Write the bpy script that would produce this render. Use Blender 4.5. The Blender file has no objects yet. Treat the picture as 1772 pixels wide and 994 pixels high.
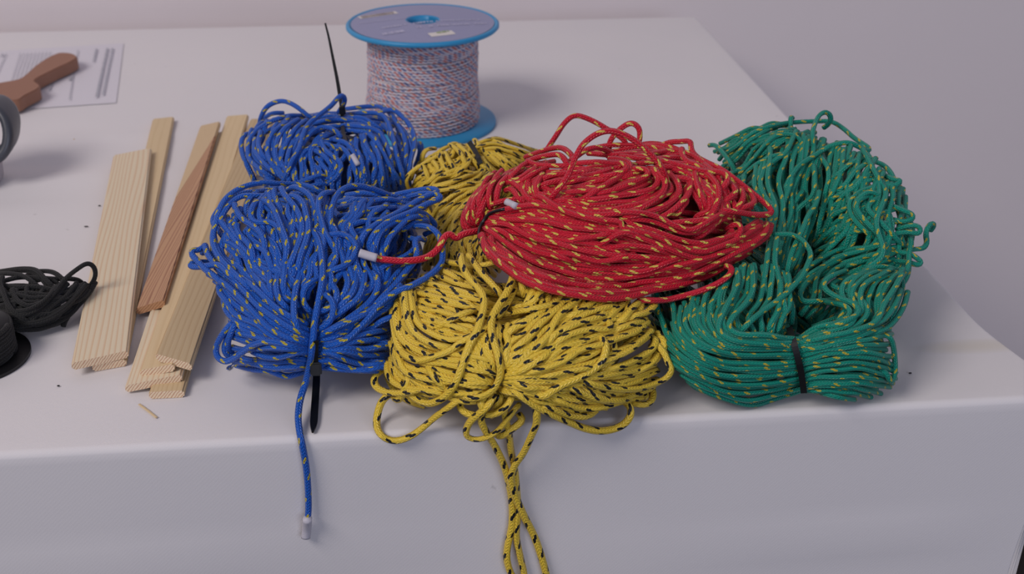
import bpy, bmesh, math, random
import numpy as np
from mathutils import Vector, Matrix
rng = np.random.RandomState(7)
random.seed(7)
C = bpy.context.scene.collection
W, H = 1772, 994
# ------------------------------------------------------------------ camera
FPX, PITCH, YAW, ROLL = 2083.555, 0.477592, 0.1064755, 0.0054621
CAM = np.array([-0.3172196, -0.4717688, 0.32])
YB = 0.7284            # depth of the table top
fw = np.array([math.sin(YAW)*math.cos(PITCH), math.cos(YAW)*math.cos(PITCH), -math.sin(PITCH)])
_r = np.cross(fw, [0, 0, 1]); _r /= np.linalg.norm(_r); _u = np.cross(_r, fw)
rt = _r*math.cos(ROLL)+_u*math.sin(ROLL); up = -_r*math.sin(ROLL)+_u*math.cos(ROLL)
cd = bpy.data.cameras.new('camera'); cam = bpy.data.objects.new('camera', cd); C.objects.link(cam)
cd.sensor_width = 36; cd.lens = FPX/W*36; cd.clip_start = 0.01
cam.matrix_world = Matrix(((rt[0], up[0], -fw[0], CAM[0]), (rt[1], up[1], -fw[1], CAM[1]),
                           (rt[2], up[2], -fw[2], CAM[2]), (0, 0, 0, 1)))
cd.dof.use_dof = True; cd.dof.focus_distance = 0.60; cd.dof.aperture_fstop = 13.0
bpy.context.scene.camera = cam
# ------------------------------------------------------------------ light
wd = bpy.data.worlds.new('world'); bpy.context.scene.world = wd; wd.use_nodes = True
bg = wd.node_tree.nodes['Background']; bg.inputs[0].default_value = (0.80, 0.80, 0.98, 1); bg.inputs[1].default_value = 0.20
def area(name, loc, target, size, sy, power, col):
    l = bpy.data.lights.new(name, 'AREA'); l.shape = 'RECTANGLE'; l.size = size; l.size_y = sy
    l.energy = power; l.color = col
    o = bpy.data.objects.new(name, l); C.objects.link(o); o.location = loc
    o.rotation_euler = (Vector(target)-Vector(loc)).to_track_quat('-Z', 'Y').to_euler()
    return o
area('window_light', (0.7, -2.9, 0.9), (-0.2, 0.2, 0.0), 2.0, 1.4, 26, (0.74, 0.80, 1.0))
area('side_window_light', (-2.0, -1.1, 2.1), (-0.1, 0.6, 0.0), 1.3, 1.1, 45, (1.0, 0.925, 0.88))
vs = bpy.context.scene.view_settings
vs.view_transform = 'Standard'; vs.look = 'None'; vs.exposure = 0.0; vs.gamma = 1.0
# ------------------------------------------------------------------ projection helpers
def ray(px, py):
    px = np.asarray(px, float); py = np.asarray(py, float)
    return fw + ((px-W/2)/FPX)[..., None]*rt - ((py-H/2)/FPX)[..., None]*up
def onz(px, py, z=0.0):
    d = ray(px, py); return CAM + d*((z-CAM[2])/d[..., 2])[..., None]
def ony(px, py, y=0.0):
    d = ray(px, py); return CAM + d*((y-CAM[1])/d[..., 1])[..., None]
def proj(P):
    d = np.asarray(P, float)-CAM; z = d@fw
    return W/2+FPX*(d@rt)/z, H/2-FPX*(d@up)/z, z
# ------------------------------------------------------------------ object helpers
def mesh_obj(name, verts, faces, mat=None, parent=None, uvs=None, smooth=True):
    me = bpy.data.meshes.new(name)
    verts = np.asarray(verts, float)
    me.from_pydata([tuple(v) for v in verts], [], [tuple(f) for f in faces]); 
    if uvs is not None:
        l = me.uv_layers.new(name='UVMap'); l.data.foreach_set('uv', np.asarray(uvs, np.float32).ravel())
    if smooth: me.polygons.foreach_set('use_smooth', [True]*len(me.polygons))
    if mat: me.materials.append(mat)
    me.update()
    o = bpy.data.objects.new(name, me); C.objects.link(o)
    if parent: o.parent = parent; o.matrix_parent_inverse = parent.matrix_world.inverted()
    return o
def bm_obj(name, bm, mat=None, parent=None, smooth=True):
    me = bpy.data.meshes.new(name); bm.to_mesh(me); bm.free()
    if smooth: me.polygons.foreach_set('use_smooth', [True]*len(me.polygons))
    if mat: me.materials.append(mat)
    o = bpy.data.objects.new(name, me); C.objects.link(o)
    if parent: o.parent = parent; o.matrix_parent_inverse = parent.matrix_world.inverted()
    return o
def tag(o, label, cat, group=None, kind=None):
    if label: o['label'] = label
    if cat: o['category'] = cat
    if group: o['group'] = group
    if kind: o['kind'] = kind
    return o
def thing(name, label, cat, loc, group=None):
    o = bpy.data.objects.new(name, None); C.objects.link(o); o.location = loc; o.empty_display_size = 0.02
    o.matrix_world = Matrix.Translation(loc)
    return tag(o, label, cat, group)
def tube_arrays(P, r, ns=8, flat=1.0, v0=0.0, u0=0.0, cap=True):
    """P: n x 3 centre line -> verts, faces, loop uvs (u round the rope, v metres along it)"""
    P = np.asarray(P, float); n = len(P)
    T = np.gradient(P, axis=0); T /= np.linalg.norm(T, axis=1)[:, None]+1e-12
    N = np.zeros_like(P)
    a = np.cross(T[0], [0, 0, 1.0]); 
    if np.linalg.norm(a) < 1e-3: a = np.cross(T[0], [0, 1.0, 0])
    N[0] = a/np.linalg.norm(a)
    for i in range(1, n):
        q = N[i-1]-T[i]*(N[i-1]@T[i]); N[i] = q/(np.linalg.norm(q)+1e-12)
    B = np.cross(T, N)
    ang = np.arange(ns)/ns*2*math.pi+u0
    rr = np.broadcast_to(np.asarray(r, float), (n,))[:, None, None]
    V = P[:, None]+rr*(np.cos(ang)[None, :, None]*N[:, None]+flat*np.sin(ang)[None, :, None]*B[:, None])
    s = np.concatenate([[0], np.cumsum(np.linalg.norm(np.diff(P, axis=0), axis=1))])+v0
    F = []; UV = []
    i = np.arange(n-1)[:, None]; j = np.arange(ns)[None]
    j1 = (j+1) % ns
    F = np.stack([i*ns+j, i*ns+j1, (i+1)*ns+j1, (i+1)*ns+j], -1).reshape(-1, 4)
    u_a = np.broadcast_to(j/ns, (n-1, ns)); u_b = np.broadcast_to((j+1)/ns, (n-1, ns))
    va = np.broadcast_to(s[:-1, None], (n-1, ns)); vb = np.broadcast_to(s[1:, None], (n-1, ns))
    UV = np.stack([np.stack([u_a, va], -1), np.stack([u_b, va], -1), np.stack([u_b, vb], -1), np.stack([u_a, vb], -1)], 2).reshape(-1, 2)
    V = V.reshape(-1, 3); F = [tuple(f) for f in F]
    if cap:
        F.append(tuple(range(ns-1, -1, -1))); F.append(tuple(range((n-1)*ns, n*ns)))
        UV = np.concatenate([UV, np.tile([[0.5, s[0]]], (ns, 1)), np.tile([[0.5, s[-1]]], (ns, 1))])
    return V, F, UV
def join_arrays(parts):
    V = []; F = []; U = []; o = 0
    for v, f, u in parts:
        V.append(v); F += [tuple(i+o for i in q) for q in f]; U.append(u); o += len(v)
    return np.concatenate(V), F, np.concatenate(U)
# ------------------------------------------------------------------ materials
class NT:
    def __init__(s, name, rough=0.6, spec=0.3):
        s.m = bpy.data.materials.new(name); s.m.use_nodes = True; s.t = s.m.node_tree
        s.b = s.t.nodes['Principled BSDF']; s.b.inputs['Roughness'].default_value = rough
        s.b.inputs['Specular IOR Level'].default_value = spec
    def n(s, typ, **k):
        x = s.t.nodes.new(typ)
        for a, b in k.items(): setattr(x, a, b)
        return x
    def l(s, a, b): s.t.links.new(a, b)
    def math(s, op, a, b=None, c=None):
        x = s.n('ShaderNodeMath', operation=op)
        for i, q in enumerate((a, b, c)):
            if q is None: continue
            if isinstance(q, (int, float)): x.inputs[i].default_value = q
            else: s.l(q, x.inputs[i])
        return x.outputs[0]
    def mix(s, f, a, b):
        x = s.n('ShaderNodeMix', data_type='RGBA')
        for q, i in ((f, 0), (a, 6), (b, 7)):
            if isinstance(q, (int, float, tuple)): x.inputs[i].default_value = q
            else: s.l(q, x.inputs[i])
        return x.outputs[2]
    def noise(s, vec, scale, detail=3, rough=0.5):
        x = s.n('ShaderNodeTexNoise'); x.inputs['Scale'].default_value = scale; x.inputs['Detail'].default_value = detail
        x.inputs['Roughness'].default_value = rough
        if vec is not None: s.l(vec, x.inputs['Vector'])
        return x.outputs['Fac']
    def ramp(s, f, stops):
        x = s.n('ShaderNodeValToRGB'); cr = x.color_ramp
        while len(cr.elements) < len(stops): cr.elements.new(0.5)
        for e, (p, c) in zip(cr.elements, stops): e.position = p; e.color = c
        s.l(f, x.inputs[0]); return x.outputs[0]
    def bump(s, h, strength, dist):
        x = s.n('ShaderNodeBump'); x.inputs['Strength'].default_value = strength; x.inputs['Distance'].default_value = dist
        s.l(h, x.inputs['Height']); s.l(x.outputs[0], s.b.inputs['Normal'])
    def color(s, c):
        if isinstance(c, tuple): s.b.inputs['Base Color'].default_value = c
        else: s.l(c, s.b.inputs['Base Color'])
def srgb(r, g, b):
    f = lambda c: (c/255/12.92 if c/255 <= 0.04045 else ((c/255+0.055)/1.055)**2.4)
    return (f(r), f(g), f(b), 1)
def plain(name, col, rough=0.6, spec=0.3, bump=None):
    m = NT(name, rough, spec); m.color(col)
    if bump:
        tc = m.n('ShaderNodeTexCoord'); m.bump(m.noise(tc.outputs['Object'], bump[0], 4), bump[1], bump[2])
    return m.m
def rope_mat(name, base, fleck, r, nfl=2, twist=6.4, rough=0.33, fleck2=None, n=8, sheen=0.06, fl_len=0.68, fl_w=0.058, bump=1.0):
    m = NT(name, rough, 0.55)
    uv = m.n('ShaderNodeUVMap'); sep = m.n('ShaderNodeSeparateXYZ'); m.l(uv.outputs[0], sep.inputs[0])
    u, v = sep.outputs[0], sep.outputs[1]
    P_len = twist*r
    vn = m.math('MULTIPLY', v, 1.0/P_len); us = m.math('ADD', u, m.math('MULTIPLY', vn, 0.13))
    wrap = lambda q: m.math('SUBTRACT', q, m.math('ROUND', q))
    hl = fl_len*r/P_len
    def dashes(off):
        out = None
        for k in range(2):
            for (du, dv) in ((0.0, 0.0), (fl_w*1.75, 1.15*hl)):
                dvv = wrap(m.math('SUBTRACT', vn, 0.5*k+dv+off)); duu = wrap(m.math('SUBTRACT', us, 0.5*k+du))
                duu = m.math('ADD', duu, m.math('MULTIPLY', dvv, -0.30))
                e = m.math('ADD', m.math('POWER', m.math('ABSOLUTE', m.math('MULTIPLY', dvv, 1/hl)), 2.6), m.math('POWER', m.math('ABSOLUTE', m.math('MULTIPLY', duu, 1/fl_w)), 2.6))
                e = m.math('LESS_THAN', e, 1.0)
                out = e if out is None else m.math('MAXIMUM', out, e)
        return out
    f = dashes(0.0)
    wob = m.noise(uv.outputs[0], 900, 1)
    col = m.mix(m.math('MULTIPLY', wob, 0.35), base, tuple(c*0.72 for c in base[:3])+(1,))
    col = m.mix(f, col, fleck)
    if fleck2: col = m.mix(dashes(0.45 if nfl == 2 else 0.5), col, fleck2)
    m.color(col)
    # plaited relief: columns of slanted stitches that alternate into chevrons
    uf = m.math('MULTIPLY', u, 8.0); fr = m.math('FRACT', uf)
    sg = m.math('SUBTRACT', 1.0, m.math('MULTIPLY', m.math('FLOORED_MODULO', m.math('FLOOR', uf), 2.0), 2.0))
    ph = m.math('ADD', m.math('MULTIPLY', v, 1.0/(1.05*r)), m.math('MULTIPLY', sg, m.math('MULTIPLY', m.math('SUBTRACT', fr, 0.5), 0.9)))
    st = m.math('POWER', m.math('ABSOLUTE', m.math('SINE', m.math('MULTIPLY', ph, math.pi))), 0.8)
    cl = m.math('POWER', m.math('SINE', m.math('MULTIPLY', fr, math.pi)), 0.5)
    m.bump(m.math('MULTIPLY', st, cl), bump, r*0.30)
    m.b.inputs['Sheen Weight'].default_value = sheen; m.b.inputs['Sheen Roughness'].default_value = 0.4
    return m.m
RB, RY, RR, RG = 0.00168, 0.00188, 0.00166, 0.00152
M = {}
M['blue'] = rope_mat('blue_braid', srgb(18, 96, 204), srgb(196, 178, 50), RB, twist=5.6)
M['yellow'] = rope_mat('yellow_braid', srgb(242, 206, 68), srgb(14, 16, 26), RY, twist=5.4, fl_len=0.88, fl_w=0.070, bump=0.7)
M['red'] = rope_mat('red_braid', srgb(220, 18, 50), srgb(232, 204, 90), RR, twist=6.0, fl_len=0.85)
M['green'] = rope_mat('green_braid', srgb(0, 150, 128), srgb(196, 180, 56), RG, twist=6.0)
M['black'] = rope_mat('black_braid', srgb(9, 9, 10), srgb(11, 11, 12), 0.0014, rough=0.7, sheen=0.05)
M['spoolrope'] = rope_mat('white_fleck_braid', srgb(232, 224, 236), srgb(214, 118, 112), 0.00125, twist=6.0, fl_len=1.0, fl_w=0.09, rough=0.6, fleck2=srgb(104, 120, 178))
M['tie'] = plain('black_nylon', srgb(16, 17, 20), 0.35, 0.5)
M['tape'] = plain('white_tape', srgb(190, 186, 196), 0.5, 0.3, (600, 0.3, 0.0003))
# cloth
def cloth_mat():
    m = NT('white_cloth', 0.85, 0.15)
    tc = m.n('ShaderNodeTexCoord'); ob = tc.outputs['Object']
    st = m.math
    sep = m.n('ShaderNodeSeparateXYZ'); m.l(ob, sep.inputs[0])
    X, Y, Z = sep.outputs
    wv = st('SINE', st('MULTIPLY', st('ADD', st('ADD', X, Y), Z), 6200.0))     # twill ribs
    wv2 = st('SINE', st('MULTIPLY', st('SUBTRACT', X, st('ADD', Y, Z)), 2900.0))
    hgt = st('ADD', wv, st('MULTIPLY', wv2, 0.4))
    fn = m.noise(ob, 260, 3)
    hgt = st('ADD', hgt, st('MULTIPLY', fn, 3.0))
    m.bump(hgt, 0.12, 0.0001)
    sp = m.noise(ob, 75, 2, 0.6)
    spots = m.ramp(sp, [(0.0, (0, 0, 0, 1)), (0.755, (0, 0, 0, 1)), (0.79, (1, 1, 1, 1))])
    big = m.noise(ob, 7, 3)
    c = m.mix(big, srgb(222, 217, 218), srgb(215, 211, 214))
    c = m.mix(st('MULTIPLY', spots, 0.35), c, srgb(110, 105, 105))
    # pale tan stain close to the right-hand edge
    d = st('ADD', st('POWER', st('MULTIPLY', st('ADD', X, 0.012), 26.0), 2.0), st('POWER', st('MULTIPLY', st('SUBTRACT', Y, 0.052), 120.0), 2.0))
    stn = st('MULTIPLY', st('SUBTRACT', 1.0, st('MINIMUM', d, 1.0)), 0.55)
    c = m.mix(stn, c, srgb(205, 196, 180))
    m.color(c); m.b.inputs['Sheen Weight'].default_value = 0.1
    return m.m
M['cloth'] = cloth_mat()
def wood_mat(name, c1, c2, scale=1.0, wave=0.5, warp=1.0, seed=0.0, ang=0.0, split=None):
    m = NT(name, 0.62, 0.25)
    uv = m.n('ShaderNodeUVMap'); mp = m.n('ShaderNodeMapping'); m.l(uv.outputs[0], mp.inputs[0])
    mp.inputs['Location'].default_value = (seed, seed*1.7, 0); mp.inputs['Rotation'].default_value = (0, 0, ang)
    mp2 = m.n('ShaderNodeMapping'); m.l(mp.outputs[0], mp2.inputs[0]); mp2.inputs['Scale'].default_value = (1, 0.10, 1)
    nz = m.noise(mp2.outputs[0], 60*warp, 2)
    sep = m.n('ShaderNodeSeparateXYZ'); m.l(mp.outputs[0], sep.inputs[0])
    x = m.math('ADD', m.math('MULTIPLY', sep.outputs[0], 240*scale), m.math('MULTIPLY', nz, 5.0*wave))
    ring = m.math('FRACT', x)
    g = m.ramp(ring, [(0.0, c1), (0.5, c1), (0.84, c2), (0.90, c2), (1.0, c1)])
    mp3 = m.n('ShaderNodeMapping'); m.l(uv.outputs[0], mp3.inputs[0]); mp3.inputs['Scale'].default_value = (1, 0.03, 1)
    fb = m.noise(mp3.outputs[0], 2500, 3)
    if split:                                  # paler sapwood beyond a slanting line
        s2 = m.n('ShaderNodeSeparateXYZ'); m.l(uv.outputs[0], s2.inputs[0])
        k = m.math('GREATER_THAN', m.math('SUBTRACT', s2.outputs[1], m.math('MULTIPLY', s2.outputs[0], split[1])), split[0])
        g = m.mix(k, g, split[2])
    c = m.mix(m.math('MULTIPLY', fb, 0.35), g, tuple(q*0.82 for q in c1[:3])+(1,))
    m.color(c); m.bump(fb, 0.25, 0.0003)
    return m.m
def end_mat(name, c1, c2):
    m = NT(name, 0.85, 0.1)
    uv = m.n('ShaderNodeUVMap'); sep = m.n('ShaderNodeSeparateXYZ'); m.l(uv.outputs[0], sep.inputs[0])
    nz = m.noise(uv.outputs[0], 300, 3)
    x = m.math('ADD', m.math('ADD', m.math('MULTIPLY', sep.outputs[0], 620), m.math('MULTIPLY', sep.outputs[1], -520)), m.math('MULTIPLY', nz, 1.0))
    c = m.ramp(m.math('FRACT', x), [(0, c1), (0.5, c1), (0.8, c2), (1, c1)])
    m.color(c); m.bump(m.noise(uv.outputs[0], 2500, 3, 0.7), 0.6, 0.0005)
    return m.m
# ------------------------------------------------------------------ setting
WALLY = 0.80
def box_obj(name, x0, x1, y0, y1, z0, z1, mat, kind=None, parent=None):
    bm = bmesh.new(); bmesh.ops.create_cube(bm, size=1)
    for v in bm.verts: v.co = Vector(((x0+x1)/2+v.co.x*(x1-x0), (y0+y1)/2+v.co.y*(y1-y0), (z0+z1)/2+v.co.z*(z1-z0)))
    o = bm_obj(name, bm, mat, parent, smooth=False)
    if kind: o['kind'] = kind
    return o
M['wall'] = plain('painted_wall', srgb(230, 220, 222), 0.8, 0.2, (9, 0.15, 0.004))
M['skirt'] = plain('grey_skirting', srgb(62, 63, 74), 0.5, 0.3)
M['floor'] = plain('dark_floor', srgb(56, 50, 46), 0.6, 0.3, (30, 0.2, 0.002))
box_obj('wall_back', -3.5, 3.5, WALLY, WALLY+0.1, -0.75, 2.0, M['wall'], 'structure')
box_obj('baseboard_back', -3.5, 3.5, WALLY-0.015, WALLY, -0.75, -0.665, M['skirt'], 'structure')
box_obj('floor', -3.5, 3.5, -3.5, WALLY+0.1, -0.80, -0.75, M['floor'], 'structure')
# table cloth : top sheet plus hanging sides, one grid folded over the edges
def edge_x(y): 
    t = min(max((0.085-y)/0.085, 0), 1); return 0.012*t*t*(3-2*t)
def make_cloth():
    rad = 0.004
    ys = []                                  # profile coordinate (s) from bottom front, over top, to bottom back
    prof = [(0.0, z) for z in np.linspace(-0.74, -0.02, 60)]+[(0.0, -rad*1.8)]
    for k in range(1, 7):
        a = k/7*math.pi/2; prof.append((rad-rad*math.cos(a), -rad+rad*math.sin(a)))
    prof += [(y, 0.0) for y in np.concatenate([[rad], np.linspace(0.012, YB-0.012, 110), [YB-rad]])]
    for k in range(1, 7):
        a = k/7*math.pi/2; prof.append((YB-rad+rad*math.sin(a), -rad+rad*math.cos(a)))
    prof += [(YB, z) for z in np.linspace(-0.02, -0.74, 8)]
    xs = np.concatenate([np.linspace(-1.7, -0.75, 20), np.linspace(-0.74, -0.02, 150)])
    V = []; QL = (0.01, 0.02, 0.03, 0.045, 0.06, 0.08, 0.1, 0.12, 0.15, 0.2, 0.3, 0.45, 0.74)
    def wr(x, y, z):
        # very shallow folds
        h = 0.0
        if z > -1e-6:
            for (cx, cy, l, a, sg) in FOLDS: 
                dx = (x-cx); dy = (y-cy-a*dx); h += sg*0.0011*math.exp(-(dy/0.010)**2-(dx/l)**2)
            return (x, y, z+h)
        if y < 0.01 and z < -0.01:
            q = -z
            o = 0.0016*math.exp(-((q-0.062-0.03*(x+0.7))/0.004)**2)+0.0016*math.exp(-((q-0.125-0.03*(x+0.7))/0.004)**2)
            o += 0.004*math.sin(x*9+1)*min(q/0.3, 1)+0.002*math.sin(x*23)*min(q/0.2, 1)
            return (x, y-o*min(1.0, -x/0.06), z)
        return (x, y, z)
    FOLDS = [(-0.56, 0.335, 0.10, 0.05, 1), (-0.58, 0.365, 0.09, 0.0, -1), (-0.55, 0.42, 0.10, 0.03, 0.8), (-0.60, 0.30, 0.07, 0.1, -0.8)]
    nx = len(xs)
    for (y, z) in prof:
        for x in xs: V.append(wr(x, y, z))
        # right-hand edge: roll over and hang
        tap = lambda q: math.exp(-(q/0.07)**2)
        ex = edge_x(y)*tap(max(-z, 0))
        yy = y
        if z > -rad*1.01:
            for k in range(0, 7):
                a = k/6*math.pi/2; V.append((ex-rad+rad*math.sin(a), yy, z-rad+rad*math.cos(a)))
            for q in QL: V.append((ex*tap(q), yy, min(z, 0)-q))
        else:
            for k in range(0, 7):
                a = k/6*math.pi/2; V.append((ex-rad+rad*math.sin(a), yy, z))
            for q in range(len(QL)): V.append((ex, yy+(0.0006 if y < 0.1 else -0.0006)*(q+1), z))
    n = nx+7+len(QL); F = []
    for i in range(len(prof)-1):
        for j in range(n-1):
            F.append((i*n+j, i*n+j+1, (i+1)*n+j+1, (i+1)*n+j))
    o = mesh_obj('tablecloth', V, F, M['cloth'])
    return tag(o, 'white twill cloth covering the table and hanging down its front', 'tablecloth')
make_cloth()
# ------------------------------------------------------------------ depth map used to lay the cords on each other
PY, PX = np.mgrid[0:1300, 0:W].astype(np.float32)
D = ray(PX, PY)
tz = -CAM[2]/D[..., 2]; tz[D[..., 2] > -1e-4] = 9; yy = CAM[1]+D[..., 1]*tz
ty = (0.0-CAM[1])/D[..., 1]
DM = np.where(yy >= 0, tz, ty).astype(np.float32)
QS = {}
class Blob: pass
def conic_bbox(c, R, rad):
    A = R@np.diag(np.array(rad)**2)@R.T
    Q = np.zeros((4, 4)); Q[:3, :3] = A-np.outer(c, c); Q[:3, 3] = -c; Q[3, :3] = -c; Q[3, 3] = -1
    Kx = np.array([FPX*rt+W/2*fw, -FPX*up+H/2*fw, fw]); P = np.hstack([Kx, (-Kx@CAM)[:, None]])
    S = P@(-Q)@P.T
    def roots(i):
        a, b, cc = S[2, 2], -2*S[i, 2], S[i, i]; d = math.sqrt(max(b*b-4*a*cc, 0)); q = sorted([(-b-d)/(2*a), (-b+d)/(2*a)]); return q
    return roots(0)+roots(1)
def blob(bb, c, zc, phi=0.0, ratio=None):
    """ellipsoid whose outline fills the pixel box bb=(x0,x1,y0,y1), half height c, centre height zc"""
    R = np.array([[math.cos(phi), -math.sin(phi), 0], [math.sin(phi), math.cos(phi), 0], [0, 0, 1]])
    g = onz((bb[0]+bb[1])/2, (bb[2]+bb[3])/2, zc)
    q = np.array([g[0], g[1], (bb[1]-bb[0])/2/FPX*0.62, 0.05]); tgt = np.array([bb[0], bb[1], bb[2], bb[3]], float)
    f = lambda q: np.array(conic_bbox(np.array([q[0], q[1], zc]), R, (abs(q[2]), abs(q[3]), c)))-tgt
    for it in range(40):
        e = f(q); J = np.array([(f(q+np.eye(4)[i]*1e-5)-e)/1e-5 for i in range(4)]).T
        dq = np.linalg.lstsq(J+1e-9*np.eye(4), -e, rcond=None)[0]; dq = np.clip(dq, -0.01, 0.01); q = q+dq
        q[2] = max(q[2], 0.008); q[3] = max(q[3], 0.008)
    B = Blob(); B.c = np.array([q[0], q[1], zc]); B.R = R; B.rad = np.array([q[2], q[3], c]); B.e = f(q)
    return B
def put_blob(B, margin):
    global DM
    rad = B.rad+margin
    x0, x1, y0, y1 = conic_bbox(B.c, B.R, rad)
    x0, y0 = max(int(x0), 0), max(int(y0), 0); x1, y1 = min(int(x1)+1, W), min(int(y1)+1, 1300)
    d = (D[y0:y1, x0:x1]@B.R)/rad; o = ((CAM-B.c)@B.R)/rad
    a = (d*d).sum(-1); b = 2*(d@o); cc = o@o-1; disc = b*b-4*a*cc
    t = np.where(disc > 0, (-b-np.sqrt(np.maximum(disc, 0)))/(2*a), 9)
    DM[y0:y1, x0:x1] = np.minimum(DM[y0:y1, x0:x1], t)
def P_(s): return np.array([[float(a) for a in q.split(',')] for q in s.split()])
def spline(pts, step=3.0):
    p = np.asarray(pts, float)
    e = np.vstack([2*p[0]-p[1], p, 2*p[-1]-p[-2]]); out = []
    for i in range(1, len(e)-2):
        p0, p1, p2, p3 = e[i-1], e[i], e[i+1], e[i+2]
        n = max(2, int(np.linalg.norm(p2-p1)/step)); t = np.arange(n)[:, None]/n
        out.append(0.5*((2*p1)+(-p0+p2)*t+(2*p0-5*p1+4*p2-p3)*t*t+(-p0+3*p1-3*p2+p3)*t**3))
    out.append(p[-1:]); return np.concatenate(out)
def resample(p, n):
    s = np.concatenate([[0], np.cumsum(np.linalg.norm(np.diff(p, axis=0), axis=1))]); q = np.linspace(0, s[-1], n)
    return np.stack([np.interp(q, s, p[:, k]) for k in range(p.shape[1])], 1)
def gsm(x, k):
    if k < 1 or len(x) < 4: return x
    w = np.exp(-0.5*(np.arange(-3*k, 3*k+1)/k)**2); w /= w.sum()
    return np.convolve(np.pad(x, 3*k, mode='edge'), w, 'valid')
KS = np.array([-0.9, -0.5, 0, 0.5, 0.9]); KF = np.linspace(-1, 1, 13)
def sample(x, y):
    xi = np.clip(np.round(x).astype(int), 0, W-1); yi = np.clip(np.round(y).astype(int), 0, 1299); return xi, yi
BS = None
TMAX = 9.0
def drape(poly, r, sink=0.0, cap=0.0075, air=False, dive=(1, 1), slope=0.9, stamp=1.0, lift=0.0, sm=3):
    p = spline(poly, 3.0); n = max(6, int(np.linalg.norm(np.diff(p, axis=0), axis=1).sum()/3.6)); p = resample(p, n)
    T = np.gradient(p, axis=0); T /= np.linalg.norm(T, axis=1)[:, None]+1e-9; Nn = np.stack([-T[:, 1], T[:, 0]], 1)
    xi, yi = sample(p[:, 0], p[:, 1]); t0 = np.minimum(DM[yi, xi], 1.1); rp = FPX*r/t0
    q = np.full(n, 9.0)
    for k in KS:
        xi, yi = sample(p[:, 0]+Nn[:, 0]*k*rp, p[:, 1]+Nn[:, 1]*k*rp)
        q = np.minimum(q, DM[yi, xi]-r*math.sqrt(1-k*k)*(1-sink))
    ds = np.linalg.norm(np.diff(p, axis=0), axis=1)*np.median(q)/FPX; s = np.concatenate([[0], np.cumsum(ds)])
    qb = np.full(n, 9.0)
    for k in KS:
        xi, yi = sample(p[:, 0]+Nn[:, 0]*k*rp, p[:, 1]+Nn[:, 1]*k*rp)
        qb = np.minimum(qb, BS[yi, xi]-r*math.sqrt(1-k*k))
    ab = slope*np.abs(s[:, None]-s[None, :])
    env = (q[None, :]+ab).min(1); envb = gsm((qb[None, :]+ab).min(1), sm)
    ex = np.maximum(envb-env, 0); env = np.minimum(env, envb)+ex-cap*(1-np.exp(-ex/cap))      # packed cords press into each other
    t = gsm(env, sm); t = t-np.minimum(np.maximum(t-env, 0).max(), r*0.4)*0.5
    if air:
        e0 = min(t[0], t[-1]+0.02, TMAX); e1 = min(t[-1], t[0]+0.02, TMAX); lin = e0+(e1-e0)*s/s[-1]; t = np.minimum(env, lin) if air == 1 else lin
        t = gsm(t, sm)
    yq = (CAM+ray(p[:, 0], p[:, 1])*t[:, None])[:, 1]
    t = np.where(yq > 0.02, np.minimum(t, TMAX), t)-lift
    t = gsm(t, 1)
    w = 9
    for end, on in ((0, dive[0]), (1, dive[1])):
        if on:
            k = np.arange(n) if end == 0 else np.arange(n)[::-1]
            t = t+r*3.2*on*np.clip(1-k/w, 0, 1)**2
    P = CAM+ray(p[:, 0], p[:, 1])*t[:, None]
    d = ray(p[:, 0], p[:, 1])
    # never below the cloth
    low = (P[:, 2] < r*0.95) & (P[:, 2] > -0.007) & (P[:, 1] > 0.001)
    tt = (r*0.95-CAM[2])/d[:, 2]; P[low] = (CAM+d*tt[:, None])[low]
    lf = (P[:, 2] <= -0.0001) & (P[:, 1] > -r*1.05)
    tt = (-r*1.05-CAM[1])/d[:, 1]; P[lf] = (CAM+d*tt[:, None])[lf]
    for a in range(3): P[:, a] = gsm(P[:, a], 1)
    if stamp > 0:
        tc = (P-CAM)@fw; rp = FPX*r/tc
        pf = np.concatenate([p, (p[:-1]+p[1:])/2, p[:-1]*.75+p[1:]*.25, p[:-1]*.25+p[1:]*.75]); 
        cat = lambda a: np.concatenate([a, (a[:-1]+a[1:])/2, a[:-1]*.75+a[1:]*.25, a[:-1]*.25+a[1:]*.75])
        tcf = cat(tc); rpf = cat(rp); Nf = cat(Nn)
        for k in KF:
            xi, yi = sample(pf[:, 0]+Nf[:, 0]*k*rpf, pf[:, 1]+Nf[:, 1]*k*rpf)
            np.minimum.at(DM, (yi, xi), (tcf-r*stamp*math.sqrt(1-k*k)).astype(np.float32))
    return P
DEBUG = False
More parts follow.
